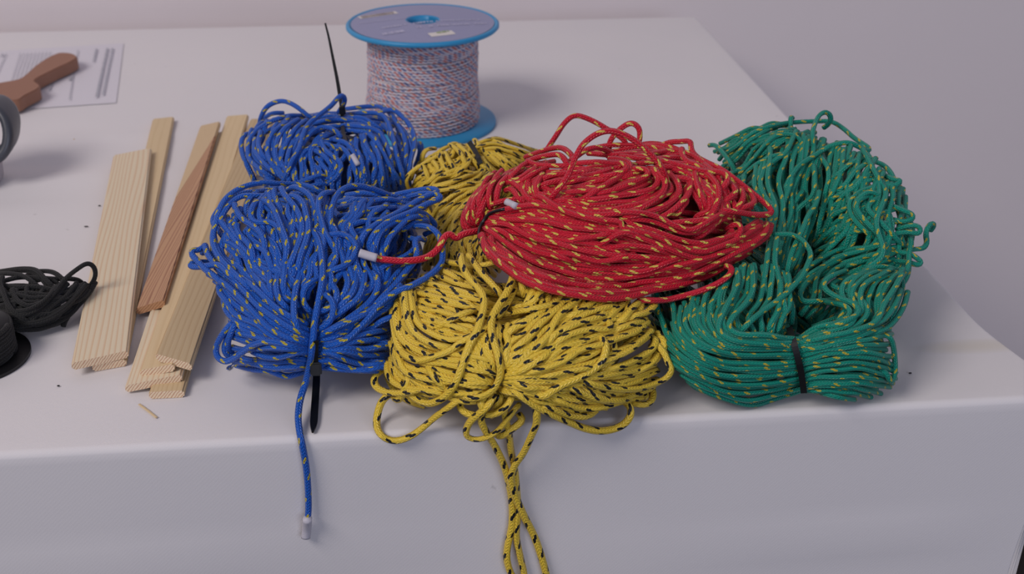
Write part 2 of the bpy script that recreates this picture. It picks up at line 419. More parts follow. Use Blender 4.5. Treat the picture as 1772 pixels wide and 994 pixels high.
class Hank:
    def __init__(s, label, mat, r, blobs, loc, flat=0.9, name='rope_hank'):
        s.root = thing(name, label, 'rope', loc); s.mat = mat; s.r = r; s.flat = flat; s.fill = []; s.count = 0
        s.blobs = [blob(*b) for b in blobs]
        if DEBUG: print('BLOB', name, label[:14], [tuple(B.rad.round(3))+tuple(B.c.round(2))+tuple(B.e.round(0)) for B in s.blobs])
        for B in s.blobs: put_blob(B, 0.0)
        global BS, TMAX
        TMAX = max(float(fw@(B.c-CAM))+0.45*max(B.rad[:2]) for B in s.blobs)
        BS = DM.copy()
        s.core()
    def core(s):
        bm = bmesh.new()
        for B in s.blobs:
            rad = np.maximum(B.rad-np.minimum(0.0105, B.rad*0.5), 0.002)
            res = bmesh.ops.create_icosphere(bm, subdivisions=3, radius=1.0)
            for v in res['verts']:
                q = B.R@(np.array(v.co)*rad)+B.c; q[2] = max(q[2], 0.0012); v.co = Vector(q)
        s.coreobj = bm_obj('rope_core', bm, s.mat, s.root); s.coreobj['kind'] = 'stuff'
        uvl = s.coreobj.data.uv_layers.new(name='UVMap')
        for B in s.blobs:                     # cord wound round each lobe, also where the camera does not look
            axis = 0 if B.rad[0] >= B.rad[1] else 1
            a, b = (B.rad[0], B.rad[1]) if axis == 0 else (B.rad[1], B.rad[0]); c = B.rad[2]
            nw = int(max(10, math.pi*(b+c)*0.8/(2.3*s.r)))
            for i in range(nw):
                ph = 2*math.pi*(i+rng.uniform(-.3, .3))/nw; th = np.linspace(0.08, math.pi-0.08, 46)
                ph2 = ph+0.25*np.sin(th*2+rng.uniform(0, 6))+rng.uniform(-.4, .4)*(th-1.5)*0.4
                k = 1-min(s.r*3.4, 0.3*min(a, b, c))/min(a, b, c)
                L = np.stack([a*k*np.cos(th), b*k*np.cos(ph2)*np.sin(th), c*k*np.sin(ph2)*np.sin(th)], 1)
                if axis == 1: L = L[:, [1, 0, 2]]*np.array([1, -1, 1])
                Pw = L@B.R.T+B.c; Pw[:, 2] = np.maximum(Pw[:, 2], s.r)
                s.fill.append(tube_arrays(Pw, s.r, 6, s.flat, rng.uniform(0, 1), rng.uniform(0, 6), cap=False))
    def add(s, poly, own=True, name='rope_strand', ns=8, **k):
        if isinstance(poly, str): poly = P_(poly)
        P = drape(poly, s.r, **k)
        A = tube_arrays(P, s.r, ns, s.flat, rng.uniform(0, 1), rng.uniform(0, 6))
        if own and s.count < 290:
            s.count += 1
            return mesh_obj(name, A[0], A[1], s.mat, s.root, A[2])
        s.fill.append(A)
    def heroes(s, txt, comp=1, jit=1.5, **k):
        L = [P_(q) for q in txt.strip().split('\n') if q.strip()]
        off = 2*s.r*FPX/0.66
        if comp:
            todo = []
            for p in L:
                for c in range(int(comp+rng.rand())):
                    q = resample(spline(p, 4), max(4, int(len(spline(p, 12))*0.7)))
                    T = np.gradient(q, axis=0); T /= np.linalg.norm(T, axis=1)[:, None]+1e-9
                    o = off*(rng.choice([-1, 1]))*rng.uniform(0.7, 1.6); wv = o+jit*2*np.sin(np.arange(len(q))*rng.uniform(.3, .8)+rng.uniform(0, 6))
                    todo.append(q+np.stack([-T[:, 1], T[:, 0]], 1)*wv[:, None])
            rng.shuffle(todo)
            for q in todo: s.add(q, own=False, sink=0.5, **{**k, 'cap': 0.0025})
        for p in L: s.add(p, **{'cap': 0.020, 'sink': 0.2, **k})
    def bundle(s, txt, n, jit=3.0, sink=0.3, order='rand', own=False, trim=0.06, freq=1.0, **k):
        if not own: n = int(n*0.44)
        G = [resample(spline(P_(q), 4), 28) for q in txt.strip().split('\n')]
        ws = (np.arange(n)+0.5)/n*(len(G)-1) if len(G) > 1 else np.zeros(n)
        L = []
        for w in ws:
            i = min(int(w), len(G)-2) if len(G) > 1 else 0; f = w-i
            p = G[i]*(1-f)+G[i+1]*f if len(G) > 1 else G[0].copy()
            T = np.gradient(p, axis=0); T /= np.linalg.norm(T, axis=1)[:, None]+1e-9
            x = np.arange(28)/28; wv = jit*(rng.uniform(-1, 1)+rng.uniform(.3, 1)*np.sin(2*math.pi*freq*x*rng.uniform(.5, 1.3)+rng.uniform(0, 6))+0.4*np.sin(2*math.pi*freq*x*2.7+rng.uniform(0, 6)))
            p = p+np.stack([-T[:, 1], T[:, 0]], 1)*wv[:, None]
            a, b = int(rng.uniform(0, trim)*28), int(rng.uniform(0, trim)*28)
            L.append(p[a:28-b])
        if order == 'rand': rng.shuffle(L)
        if order == 'rev': L = L[::-1]
        for p in L: s.add(p, own=own, sink=sink, **{'cap': 0.0026, **k})
    def finish(s):
        V, F, U = join_arrays(s.fill)
        o = mesh_obj('coiled_rope', V, F, s.mat, s.root, U); o['kind'] = 'stuff'
def strap(P, w, th, name, parent, normal_to_cam=True, mat=None):
    """flat strap along P"""
    P = np.asarray(P, float); T = np.gradient(P, axis=0); T /= np.linalg.norm(T, axis=1)[:, None]
    V = []; F = []; w = np.broadcast_to(w, (len(P),))
    for i, p in enumerate(P):
        n = CAM-p; n /= np.linalg.norm(n); sd = np.cross(T[i], n); sd /= np.linalg.norm(sd); n = np.cross(sd, T[i])
        for a, b in ((-1, -1), (1, -1), (1, 1), (-1, 1)): V.append(p+sd*a*w[i]/2+n*b*th/2)
    for i in range(len(P)-1):
        for j in range(4): F.append((i*4+j, i*4+(j+1) % 4, i*4+4+(j+1) % 4, i*4+4+j))
    F.append((3, 2, 1, 0)); m = (len(P)-1)*4; F.append((m, m+1, m+2, m+3))
    return mesh_obj(name, V, F, mat or M['tie'], parent, smooth=False)
# ------------------------------------------------------------------ blue hank at the back
def g(px, py): q = onz(px, py); return (q[0], q[1], 0.0)
bb = Hank('smaller blue cord hank behind, black cable tie end pointing up past the reel', M['blue'], RB,
          [((436, 716, 204, 420), 0.034, 0.033)], g(575, 400))
bb.bundle('''450,215 435,245 432,275 445,300 470,320
480,210 462,240 462,270 480,295 500,320
520,208 495,235 488,265 500,295 515,325
560,225 530,245 515,275 520,305 530,330
600,250 570,262 555,285 560,310 570,330
612,240 622,262 632,285 630,310 625,335
640,225 650,250 662,280 668,305 668,335
670,210 690,235 702,265 705,300 705,330''', 60, jit=7)
bb.bundle('''470,205 520,200 570,199 620,200 680,203
480,215 530,208 590,205 640,208 690,222
540,235 570,222 596,216 630,220 665,238''', 16, jit=3)
bb.heroes('''492,196 473,196 457,204 446,220 436,240
532,201 505,200 486,204 463,213 444,226 432,242 429,259 432,276 448,291 473,309
438,232 425,232 418,244 419,263 427,284 436,303 442,318
499,211 476,226 465,246 463,265 471,284 486,301
515,207 492,223 480,242 476,265 482,284 492,299
532,207 513,221 499,242 490,261 484,285
509,242 501,261 497,280 498,300
442,238 440,257 450,274 465,290 484,305
452,226 447,250 455,270 470,285
432,276 453,295 476,311
541,259 559,268 572,284 580,300
547,272 557,284 568,299 572,315
585,262 572,252 560,248 548,256
555,242 562,259 578,272 589,282 589,295 580,309 564,320
571,253 589,255 600,263 608,278 615,297 619,313 612,325
568,303 549,305 526,313 510,320
540,215 565,208 590,207 615,212
530,202 560,197 590,197 620,198
598,204 627,204 646,215 664,228
598,217 623,219 652,226 665,242 673,265 679,295 682,328
629,232 633,253 644,269 650,286 646,307 642,326
636,232 650,242 661,261 671,282 684,303 700,326
642,246 654,265 659,288 663,309 665,332
619,261 625,280 631,303 636,322
682,207 698,232 703,257 701,280 697,305
722,250 728,246 729,262 722,284
712,262 722,248 727,262 718,290
668,212 690,218 704,236 711,262 708,285
596,198 623,196 652,196 667,204 675,223 682,246 686,269 694,295 701,328
656,198 667,191 682,191 696,202 709,217 716,234 717,253 711,274 707,299 700,315
591,240 583,228 566,220 547,223 534,234 524,249 515,268 508,290''', comp=0.5, jit=1.2)
bb.heroes('''448,222 452,202 463,184 484,175 501,178 518,188 532,200 545,206''', comp=0, air=True)
bb.heroes('''585,196 590,188 597,176 594,165 587,167 572,184 549,202 532,217 524,236 518,257 505,280 496,303 488,318''', comp=0, lift=0.001)
bb.finish()
def pts_at(s, lift=0.001, z=None):
    p = spline(P_(s), 5); xi, yi = sample(p[:, 0], p[:, 1]); t = gsm(np.array([DM[yi, xi]][0]).astype(float), 2)-lift
    return CAM+ray(p[:, 0], p[:, 1])*t[:, None]
def t_at(px, py): xi, yi = sample(np.array([px]), np.array([py])); return float(DM[yi, xi][0])
def tie_head(px, py, t, parent, ax=(0, 0, 1), s=0.0042):
    c = CAM+ray(px, py)*t; bm = bmesh.new(); bmesh.ops.create_cube(bm, size=1)
    for v in bm.verts: v.co = Vector((v.co.x*s, v.co.y*s*0.9, v.co.z*s*1.25))
    bmesh.ops.bevel(bm, geom=bm.edges[:], offset=s*0.14, segments=2, affect='EDGES')
    q = Vector(ax).to_track_quat('Z', 'Y').to_matrix().to_4x4(); bm.transform(Matrix.Translation(Vector(c))@q)
    return bm_obj('tie_head', bm, M['tie'], parent, smooth=False)
tp = pts_at('592,190 592,205 593,222 596,238 600,252', 0.0012)
tie = strap(tp, 0.0022, 0.0011, 'cable_tie', bb.root)
th = t_at(592, 200)-0.002
tie_head(592.5, 191, th, tie, ax=(-0.05, 0, 1))
p = spline(P_('592,189 588,165 583,135 576,100 569,65 563,41'), 8)
tt = np.linspace(th, th+0.03, len(p)); strap(CAM+ray(p[:, 0], p[:, 1])*tt[:, None], np.linspace(0.0026, 0.0012, len(p)), 0.0012, 'tie_tail', tie)
def tape_seg(parent, pxs, r, label=None, lift=0.0006, t=None, n=10, name='end_tape'):
    p = spline(P_(pxs), 3); xi, yi = sample(p[:, 0], p[:, 1]); tt = (t if t is not None else gsm(DM[yi, xi].astype(float), 2)-lift-r*0.6)
    P = CAM+ray(p[:, 0], p[:, 1])*(tt if np.ndim(tt) == 0 else tt[:, None]); A = tube_arrays(P, r, 12, 0.92)
    o = mesh_obj(name, A[0], A[1], M['tape'], parent, A[2])
    if label: o['label'] = label
    return o
tape_seg(bb.root, '609,268 614,276 620,286', 0.0017, 'white taped end of the cord')
# ------------------------------------------------------------------ yellow hank at the back (its left half runs down under the red one)
yb = Hank('yellow and black cord hank at the back, half hidden under the red hank', M['yellow'], 0.0017,
          [((712, 868, 256, 440), 0.026, 0.026), ((765, 945, 250, 400), 0.026, 0.026), ((740, 880, 330, 510), 0.022, 0.022)], g(820, 400), flat=0.7)
yb.bundle('''712,300 725,275 760,262 800,262
715,325 740,295 780,280 830,275
725,335 760,315 800,300 850,300''', 22, jit=6)
yb.bundle('''849,300 835,318 810,328 785,345 765,375 748,410 740,440 730,470
856,310 833,330 815,350 795,370 778,400 765,430 757,465
870,320 830,345 805,385 790,415 782,445 780,480
860,350 830,380 812,410 800,440 800,480
880,360 850,400 830,430 825,460 830,500''', 62, jit=5)
yb.bundle('''820,252 837,244 857,240 878,244 905,254 939,264
822,262 850,252 880,262 910,274 930,285
828,268 850,272 870,290 890,310''', 22, jit=3)
yb.bundle('''815,250 795,249 775,250 760,262 745,275
818,262 800,262 790,275 775,292
822,270 812,285 800,300 770,310''', 18, jit=5)
yb.heroes('''755,257 738,259 731,269 730,282
772,280 763,297 750,307 734,321 722,328
730,285 738,298 742,312
748,278 758,290 762,305
770,262 775,275 786,290 796,300
777,249 796,264 806,285 812,296
791,249 809,266 823,283 832,295
809,249 820,262 832,283 849,300
820,252 837,244 857,240 878,244 905,254 939,264
823,256 847,249 871,252 905,262 929,271
827,261 854,256 880,262 910,274
842,261 854,274 869,288 881,298
854,261 871,274 888,288 900,296
833,272 842,284 852,296 866,305
830,298 809,304 786,314 763,322 734,330
849,302 840,316 820,326 796,331 775,345 756,362 748,377 739,389
849,300 835,316 810,318 790,325 762,330 735,334
833,324 816,331 791,346 772,363 758,384 751,399 744,415
845,322 820,339 799,360 782,377 768,394 755,420 745,445
850,336 833,350 810,362 796,367 786,384 782,398 776,420
792,376 784,397 777,416 776,429
782,262 760,269 734,283 712,298 703,310 705,324 712,331
787,421 782,437 790,450 792,462
800,400 796,420 803,440 800,460
815,410 812,430 818,450 812,470
770,456 762,470 775,478 795,470
826,425 836,440 850,455 866,470''', comp=0.5, jit=1.5)
yb.finish()
strap(pts_at('812,246 820,258 826,270 832,284', 0.0008), 0.003, 0.001, 'cable_tie', yb.root)
# ------------------------------------------------------------------ green hank
gr = Hank('green cord hank at the right, front part tied flat with a black cable tie', M['green'], RG,
          [((1230, 1470, 213, 470), 0.042, 0.041), ((1330, 1560, 215, 520), 0.040, 0.040), ((1410, 1562, 335, 500), 0.030, 0.030), ((1430, 1556, 430, 592), 0.023, 0.022),
           ((1190, 1400, 400, 640), 0.024, 0.024), ((1105, 1250, 470, 640), 0.020, 0.020), ((1300, 1450, 430, 610), 0.012, 0.012), ((1340, 1416, 566, 674), 0.016, 0.016), ((1150, 1385, 572, 700), 0.021, 0.021), ((1368, 1542, 560, 694), 0.021, 0.021)],
          g(1380, 560), flat=0.88)
gr.bundle('''1235,262 1262,245 1300,226 1345,214
1250,290 1290,255 1330,235 1380,225
1275,310 1310,280 1350,250 1400,232
1290,340 1330,300 1370,262 1430,240''', 34, jit=6)
gr.bundle('''1290,300 1300,340 1325,380 1330,430 1335,470
1345,250 1330,300 1340,350 1345,400 1345,470
1400,235 1380,290 1365,340 1360,400 1350,475
1430,240 1415,300 1410,350 1400,410 1375,475
1470,250 1450,300 1440,350 1420,410 1395,475
1500,262 1480,320 1475,370 1450,420 1420,480
1530,300 1520,350 1515,390 1500,430 1460,470
1550,320 1560,370 1565,420 1555,460 1520,490
1560,360 1574,400 1572,440 1560,480 1530,520''', 100, jit=8, sink=0.45)
gr.bundle('''1530,300 1490,310 1450,335 1420,360
1545,330 1500,340 1470,370 1430,400
1560,400 1500,420 1450,445 1400,490
1550,440 1500,455 1450,470 1405,500
1560,460 1520,470 1480,490 1450,520''', 36, jit=5)
gr.bundle('''1120,500 1130,540 1150,580 1180,620
1190,520 1200,560 1220,590 1260,620
1215,500 1205,550 1225,585 1270,600
1250,480 1230,530 1240,570 1280,590
1280,460 1262,520 1255,560 1290,580
1305,450 1300,510 1275,550 1300,585
1340,460 1345,510 1330,550 1320,585
1370,470 1372,520 1360,560 1345,585''', 46, jit=4)
gr.bundle('''1480,440 1430,462 1405,490 1400,520 1380,545
1510,455 1460,475 1440,500 1450,530 1420,565
1540,470 1500,480 1480,510 1490,540 1470,565
1565,470 1540,500 1525,540 1510,570
1575,450 1560,490 1545,540 1535,580''', 40, jit=4)
gr.bundle('''1388,590 1371,588 1324,583 1290,582 1260,565 1262,540 1290,515
1390,601 1372,600 1320,598 1262,600 1225,580 1206,556 1217,530
1393,620 1376,620 1310,622 1250,620 1200,600 1172,565 1175,530
1396,639 1380,640 1310,648 1240,641 1190,618 1155,585
1399,658 1384,660 1310,672 1250,668 1200,650 1158,625
1400,674 1387,678 1340,694 1300,702 1250,690 1195,665''', 17, jit=2.5, dive=(0.4, 1), cap=0.006, sink=0.1, trim=0.0, own=True, order='rev')
gr.bundle('''1378,590 1430,562 1490,560 1528,566
1384,612 1430,602 1484,592 1532,596
1388,630 1440,620 1497,620 1538,632
1391,664 1445,662 1500,660 1530,662
1392,678 1440,682 1480,684 1500,682''', 40, jit=2, sink=0.5, dive=(0.3, 2.0))
gr.bundle('''1378,590 1410,566 1450,552 1470,535 1455,522 1400,520
1380,602 1430,590 1480,575 1516,555 1530,530
1384,612 1430,602 1484,592 1545,582
1388,630 1440,620 1497,615 1550,630
1390,648 1445,640 1500,640 1551,655
1391,664 1445,662 1505,665 1540,672
1392,678 1440,682 1500,694''', 14, dive=(0.3, 2.6), jit=2.5, cap=0.006, sink=0.1, trim=0.0, own=True, order='rev')
gr.heroes('''1245,249 1274,235 1300,222 1315,222
1226,252 1237,251 1249,262 1263,280 1276,302
1271,278 1287,252 1310,235 1335,222
1279,302 1300,280 1323,252 1342,236 1363,232 1381,238 1390,254
1282,309 1307,286 1339,270 1371,264
1295,323 1319,302 1340,290
1379,225 1371,241 1360,264 1344,275 1327,289 1321,302 1324,322 1331,339 1335,352
1421,273 1432,289 1434,309 1429,333 1425,355
1460,256 1458,277 1455,302 1442,330 1432,355
1497,273 1476,280 1456,296 1440,312
1503,281 1480,296 1464,318 1448,334
1506,297 1484,318 1470,335
1418,330 1412,353 1398,375 1389,398 1381,414 1371,436 1365,458 1360,479
1430,330 1425,360 1419,383 1415,405 1406,428 1398,445
1408,285 1410,310 1406,339 1384,359 1372,375 1369,390 1374,402 1382,415
1390,330 1375,351 1360,372 1345,392 1338,405
1372,300 1360,330 1350,353 1336,380 1330,395
1345,410 1342,433 1341,457 1347,479 1346,500
1352,480 1350,505 1358,530 1355,560
1451,389 1428,408 1409,428
1474,383 1463,401 1443,422 1424,443 1409,458
1480,439 1451,446 1421,463 1397,479 1380,500
1330,430 1326,460 1322,490 1326,520
1493,334 1473,344 1470,358 1475,376 1493,396 1515,414
1530,345 1505,332 1483,346 1479,358 1484,373 1504,392 1522,410
1505,338 1485,348 1483,363 1497,382 1515,401 1531,423
1526,338 1506,351 1502,362 1517,378 1539,400 1557,420 1569,432
1513,427 1484,436 1448,445 1425,455
1521,438 1484,448 1448,459 1420,470
1510,447 1466,461 1430,472 1410,486
1557,470 1539,463 1511,463 1493,474 1482,490 1476,505
1560,478 1535,474 1512,478 1500,492 1496,510
1466,468 1439,478 1426,489 1429,502 1450,515 1471,523 1486,536 1481,546 1458,559 1430,567
1436,466 1418,476 1403,491 1405,507 1426,518 1450,520 1468,530 1462,545 1439,554 1405,567
1410,476 1392,494 1384,512 1392,522 1426,521 1446,524 1452,534 1440,540
1445,489 1452,507 1476,518 1497,531 1510,549
1476,491 1481,512 1502,536 1512,552
1558,500 1550,525 1535,548 1518,560 1490,568
1528,320 1533,336 1526,356 1517,380 1519,401 1528,429 1524,447 1506,461 1490,476''', comp=0.5, jit=1.3)
gr.heroes('''1490,249 1498,262 1509,277 1529,286 1543,302 1550,325 1546,335 1553,347 1560,380 1569,398 1577,420 1573,438 1571,465 1555,483 1542,499 1530,520 1523,545 1527,565
1492,256 1503,277 1519,307 1532,333
1323,408 1345,406 1368,406 1386,414 1398,428 1403,442 1397,460 1388,479 1379,489 1356,512 1324,536 1301,554 1282,575
1274,465 1277,486 1267,512 1253,538 1243,565 1251,580 1277,591 1329,596 1371,600
1301,460 1303,486 1301,507 1288,528 1272,544 1261,562 1269,575 1290,580 1324,580 1369,588
1562,473 1553,490 1544,505 1528,530 1522,548 1508,562 1471,575 1432,583 1385,594
1558,480 1562,495 1556,515 1547,540 1540,560 1534,575
1523,578 1540,584 1547,606 1549,643 1543,662 1534,648 1520,636
1480,692 1450,688 1420,680''', comp=0)
gr.heroes('''1257,265 1278,251 1299,233 1323,222 1355,214 1387,211 1419,210 1440,211 1460,223 1477,238 1492,248 1505,257 1503,262 1490,256 1468,247 1442,251 1429,257 1408,270 1384,286 1368,307 1358,328 1352,345''', comp=0)
gr.heroes('''1410,262 1406,236 1410,215 1419,198 1431,194 1438,203 1435,214 1424,222
1368,222 1368,210 1369,200 1372,206
1540,355 1560,363 1580,372 1578,380 1562,384 1545,380
1550,398 1573,391 1587,391 1594,398 1588,405 1573,402 1550,404
1545,440 1565,436 1578,432 1597,430 1604,421 1602,405 1607,391 1615,385 1616,391 1609,400
1545,434 1565,438 1578,441 1595,454 1589,459 1570,454 1545,452
1520,300 1535,305 1548,312 1558,311 1556,318 1540,322 1525,320''', comp=0, air=2, dive=(1, 1))
gr.finish()
p = spline(P_('1366,568 1371,584 1377,606 1383,630 1388,655 1391,680'), 5)
t_ = np.array([min(t_at(x+dx, y) for dx in (-14, -9, -4, 0, 4, 9, 14)) for x, y in p]); t_ = gsm(np.minimum(t_, np.median(t_)+0.012), 2)-0.0008
strap(CAM+ray(p[:, 0], p[:, 1])*t_[:, None], 0.0030, 0.0012, 'cable_tie', gr.root)
# ------------------------------------------------------------------ yellow hank in front
yf = Hank('yellow and black cord hank at the table edge with loops and strands hanging over', M['yellow'], RY,
          [((694, 1120, 500, 716), 0.026, 0.026), ((700, 1010, 470, 640), 0.026, 0.026), ((900, 1135, 490, 640), 0.022, 0.022)], g(880, 640), flat=0.74)
yf.bundle('''705,490 760,500 815,515 862,532
700,512 750,520 800,532 850,548
700,535 745,545 800,560 850,575
700,560 740,575 800,585 860,590''', 34, jit=5, sink=0.1, cap=0.005)
yf.bundle('''690,520 688,560 700,600 750,625 820,640 870,655
695,510 700,560 720,590 770,605 830,625 870,645
680,590 690,630 720,650 780,665 860,668
676,610 690,650 720,680 780,688 850,690''', 34, jit=6, sink=0.1, cap=0.005)
yf.bundle('''972,510 940,530 905,545 870,560
1000,515 960,545 925,580 890,615 865,640
1040,520 995,550 950,590 905,625 868,650
1080,530 1030,560 975,590 920,630 868,655
1120,550 1060,580 1000,610 930,645 870,660
1130,580 1085,615 1020,640 940,655 870,662''', 70, jit=6, sink=0.1, cap=0.005)
yf.bundle('''865,655 920,650 980,645 1050,640 1125,612
865,658 930,665 1000,668 1070,665 1140,645
868,662 930,680 1000,690 1060,690 1125,680
870,668 920,690 980,706 1040,708''', 34, jit=5, sink=0.1, cap=0.005)
yf.bundle('''800,560 815,590 830,620 850,650
830,560 840,590 850,620 862,650
880,560 875,590 870,620 868,650''', 26, jit=6, sink=0.1, cap=0.005)
yf.bundle('''900,500 910,530 905,560
960,510 965,540 955,570
1040,510 1040,540 1020,570
1120,520 1110,550 1090,575''', 24, jit=5, sink=0.1, cap=0.005)
yf.heroes('''730,500 770,506 815,516 860,530
728,488 760,495 800,505 845,520
722,520 760,522 800,530 830,536
718,505 745,512 790,524 826,532
722,540 755,538 790,548 820,556
765,480 795,492 830,500 862,512
770,470 786,478 800,490
735,552 765,560 800,570 825,580
1016,508 1000,518 978,520 960,528
830,536 807,541 783,552 763,563 745,570
694,556 712,574 736,590 763,601 790,612
707,500 712,521 716,545 727,563 749,578 776,588 803,585 824,572
700,500 702,530 708,560 722,580 750,596 790,604
688,600 692,625 705,645 735,655 775,662
1105,522 1090,538 1076,554 1059,561
1134,526 1121,540 1097,547 1076,560
1114,554 1094,561 1068,570 1052,578
1115,563 1097,576 1070,585 1043,596 1007,605 974,619
1105,583 1101,598 1079,612 1052,623 1020,634
1119,556 1132,569 1127,585
1125,583 1135,589 1128,605 1106,619 1079,632 1040,642
1140,600 1134,620 1120,634 1090,648
972,510 958,525 934,532 905,538 887,542
983,518 967,532 952,545 934,561 916,583 894,601 880,614
1007,512 989,527 971,541 958,561 949,580 934,596 916,619
1032,516 1014,532 992,545 972,556
1050,516 1036,524 1022,532
1076,532 1054,531 1028,538 1007,547 981,565 956,583 942,605
1061,540 1036,549 1007,558 981,569 958,584
1043,552 1056,560 1052,570 1025,570 996,576 971,587 949,603
960,600 935,622 905,640 880,650
1010,600 975,625 935,640 900,648
1036,578 1047,594 1048,610 1040,628 1025,641 1000,655 976,665 955,677 940,686 914,680
923,653 948,651 983,643 1013,638 1034,634
1000,668 1025,682 1051,692 1077,692 1095,683
976,665 1000,676 1030,690 1060,696
948,686 976,697 1000,706 1034,706 1068,697 1094,689
931,696 965,711 991,720 1017,720 1032,709
738,629 749,649 765,667 780,678
676,625 683,649 694,667 712,680 740,688
1085,696 1111,701 1126,696 1130,682 1126,668
880,653 901,667 920,672 945,668''', comp=1, jit=1.5)
yf.heroes('''1130,590 1139,599 1150,612 1157,629 1162,641 1155,653 1137,663 1111,672 1077,675 1042,670 1017,663 1000,655
671,627 671,645 682,662 703,671 727,674 752,678 778,683
665,638 651,649 647,662 656,674 676,680 703,680 727,674 741,668
890,480 895,485 886,509 874,530 861,551
940,500 926,483 911,476 903,482 904,497 909,515
938,484 925,500 914,520 908,532
957,492 945,490 934,506 920,524 905,532
810,440 821,456 836,476 852,492 865,507 874,520
770,453 794,457 814,460 836,459 857,454 875,452 888,458 889,473 883,493 874,512 861,532 851,552 850,572 855,592 861,612 865,630 866,648 859,667 843,683 817,690 794,685
846,563 821,581 799,592 778,607 752,617 723,624 700,614 686,600
797,440 801,462 812,482 825,496 836,512 837,530 832,552 825,574 814,594 803,622 796,645 785,669 767,689 741,699 716,689 698,669 680,640 676,620
709,645 705,663 698,680 688,694 680,688 682,681
880,668 897,682 923,701 952,716 983,730 1013,742 1042,746 1070,740 1087,727 1092,711 1084,697 1070,692
804,689 794,692 774,707 752,723 731,741 709,756 687,763 667,759 654,745 652,725 658,701 668,687 682,681 696,686
840,690 830,694 836,708 832,727 840,746 856,772 872,806 881,838 886,870 886,908 878,949 878,974 888,1000 905,1010 908,998 899,958 894,927 897,886 895,854 891,813 884,778 881,750 874,720 872,690
925,690 927,705 929,731 919,756 906,784 891,806 884,829 891,857 906,892 925,930 940,975 950,1020 955,1080
865,683 865,691 857,709 848,722
796,698 798,709 814,718 839,719 863,714 879,701 886,687
855,683 845,701 830,716 816,727 807,743 808,756 826,761 850,754 868,739 884,718 899,700
897,716 904,727 890,740 866,756 856,752''', comp=0)
yf.finish()
# ------------------------------------------------------------------ blue hank in front
bf = Hank('large blue cord hank in front beside the wood strips, loose end hanging over the edge', M['blue'], RB,
          [((356, 745, 330, 636), 0.033, 0.032), ((392, 690, 500, 644), 0.020, 0.020), ((560, 745, 345, 540), 0.028, 0.036)], g(545, 600))
bf.bundle('''380,400 375,440 400,475 450,505 510,540
410,370 400,420 430,455 470,490 520,530
440,350 430,400 450,440 480,480 510,510
480,330 460,380 480,430 490,470 500,510
520,340 520,380 525,430 510,470 500,520
560,340 560,390 570,440 560,490 545,520
600,345 585,390 600,440 600,490 580,530
650,350 620,390 630,440 640,490 600,540
700,360 660,390 660,440 670,490 620,550''', 84, jit=10, freq=1.3)
bf.bundle('''600,335 650,335 700,338 745,335
590,355 640,350 690,345 740,345
590,375 640,370 690,362 735,350
590,400 640,385 690,375 735,368
600,430 640,405 690,390 725,382''', 34, jit=5)
bf.bundle('''365,478 405,506 440,540 480,570 545,598
390,474 430,505 470,535 510,560 545,580
385,500 400,545 450,572 500,590 545,604
400,560 440,582 500,596 545,606
395,600 440,605 500,606 545,608''', 46, jit=4)
bf.bundle('''720,430 690,480 640,530 590,570 550,590
700,470 670,510 630,545 590,570 550,585
672,560 630,575 590,590 550,600
672,590 630,600 590,604 550,606
672,620 630,620 590,612 550,608''', 48, jit=4)
bf.bundle('''400,610 440,620 490,620 545,618
405,628 440,634 490,638 545,634
550,616 600,620 640,622 670,622
550,622 600,634 640,638 668,640''', 22, jit=3)
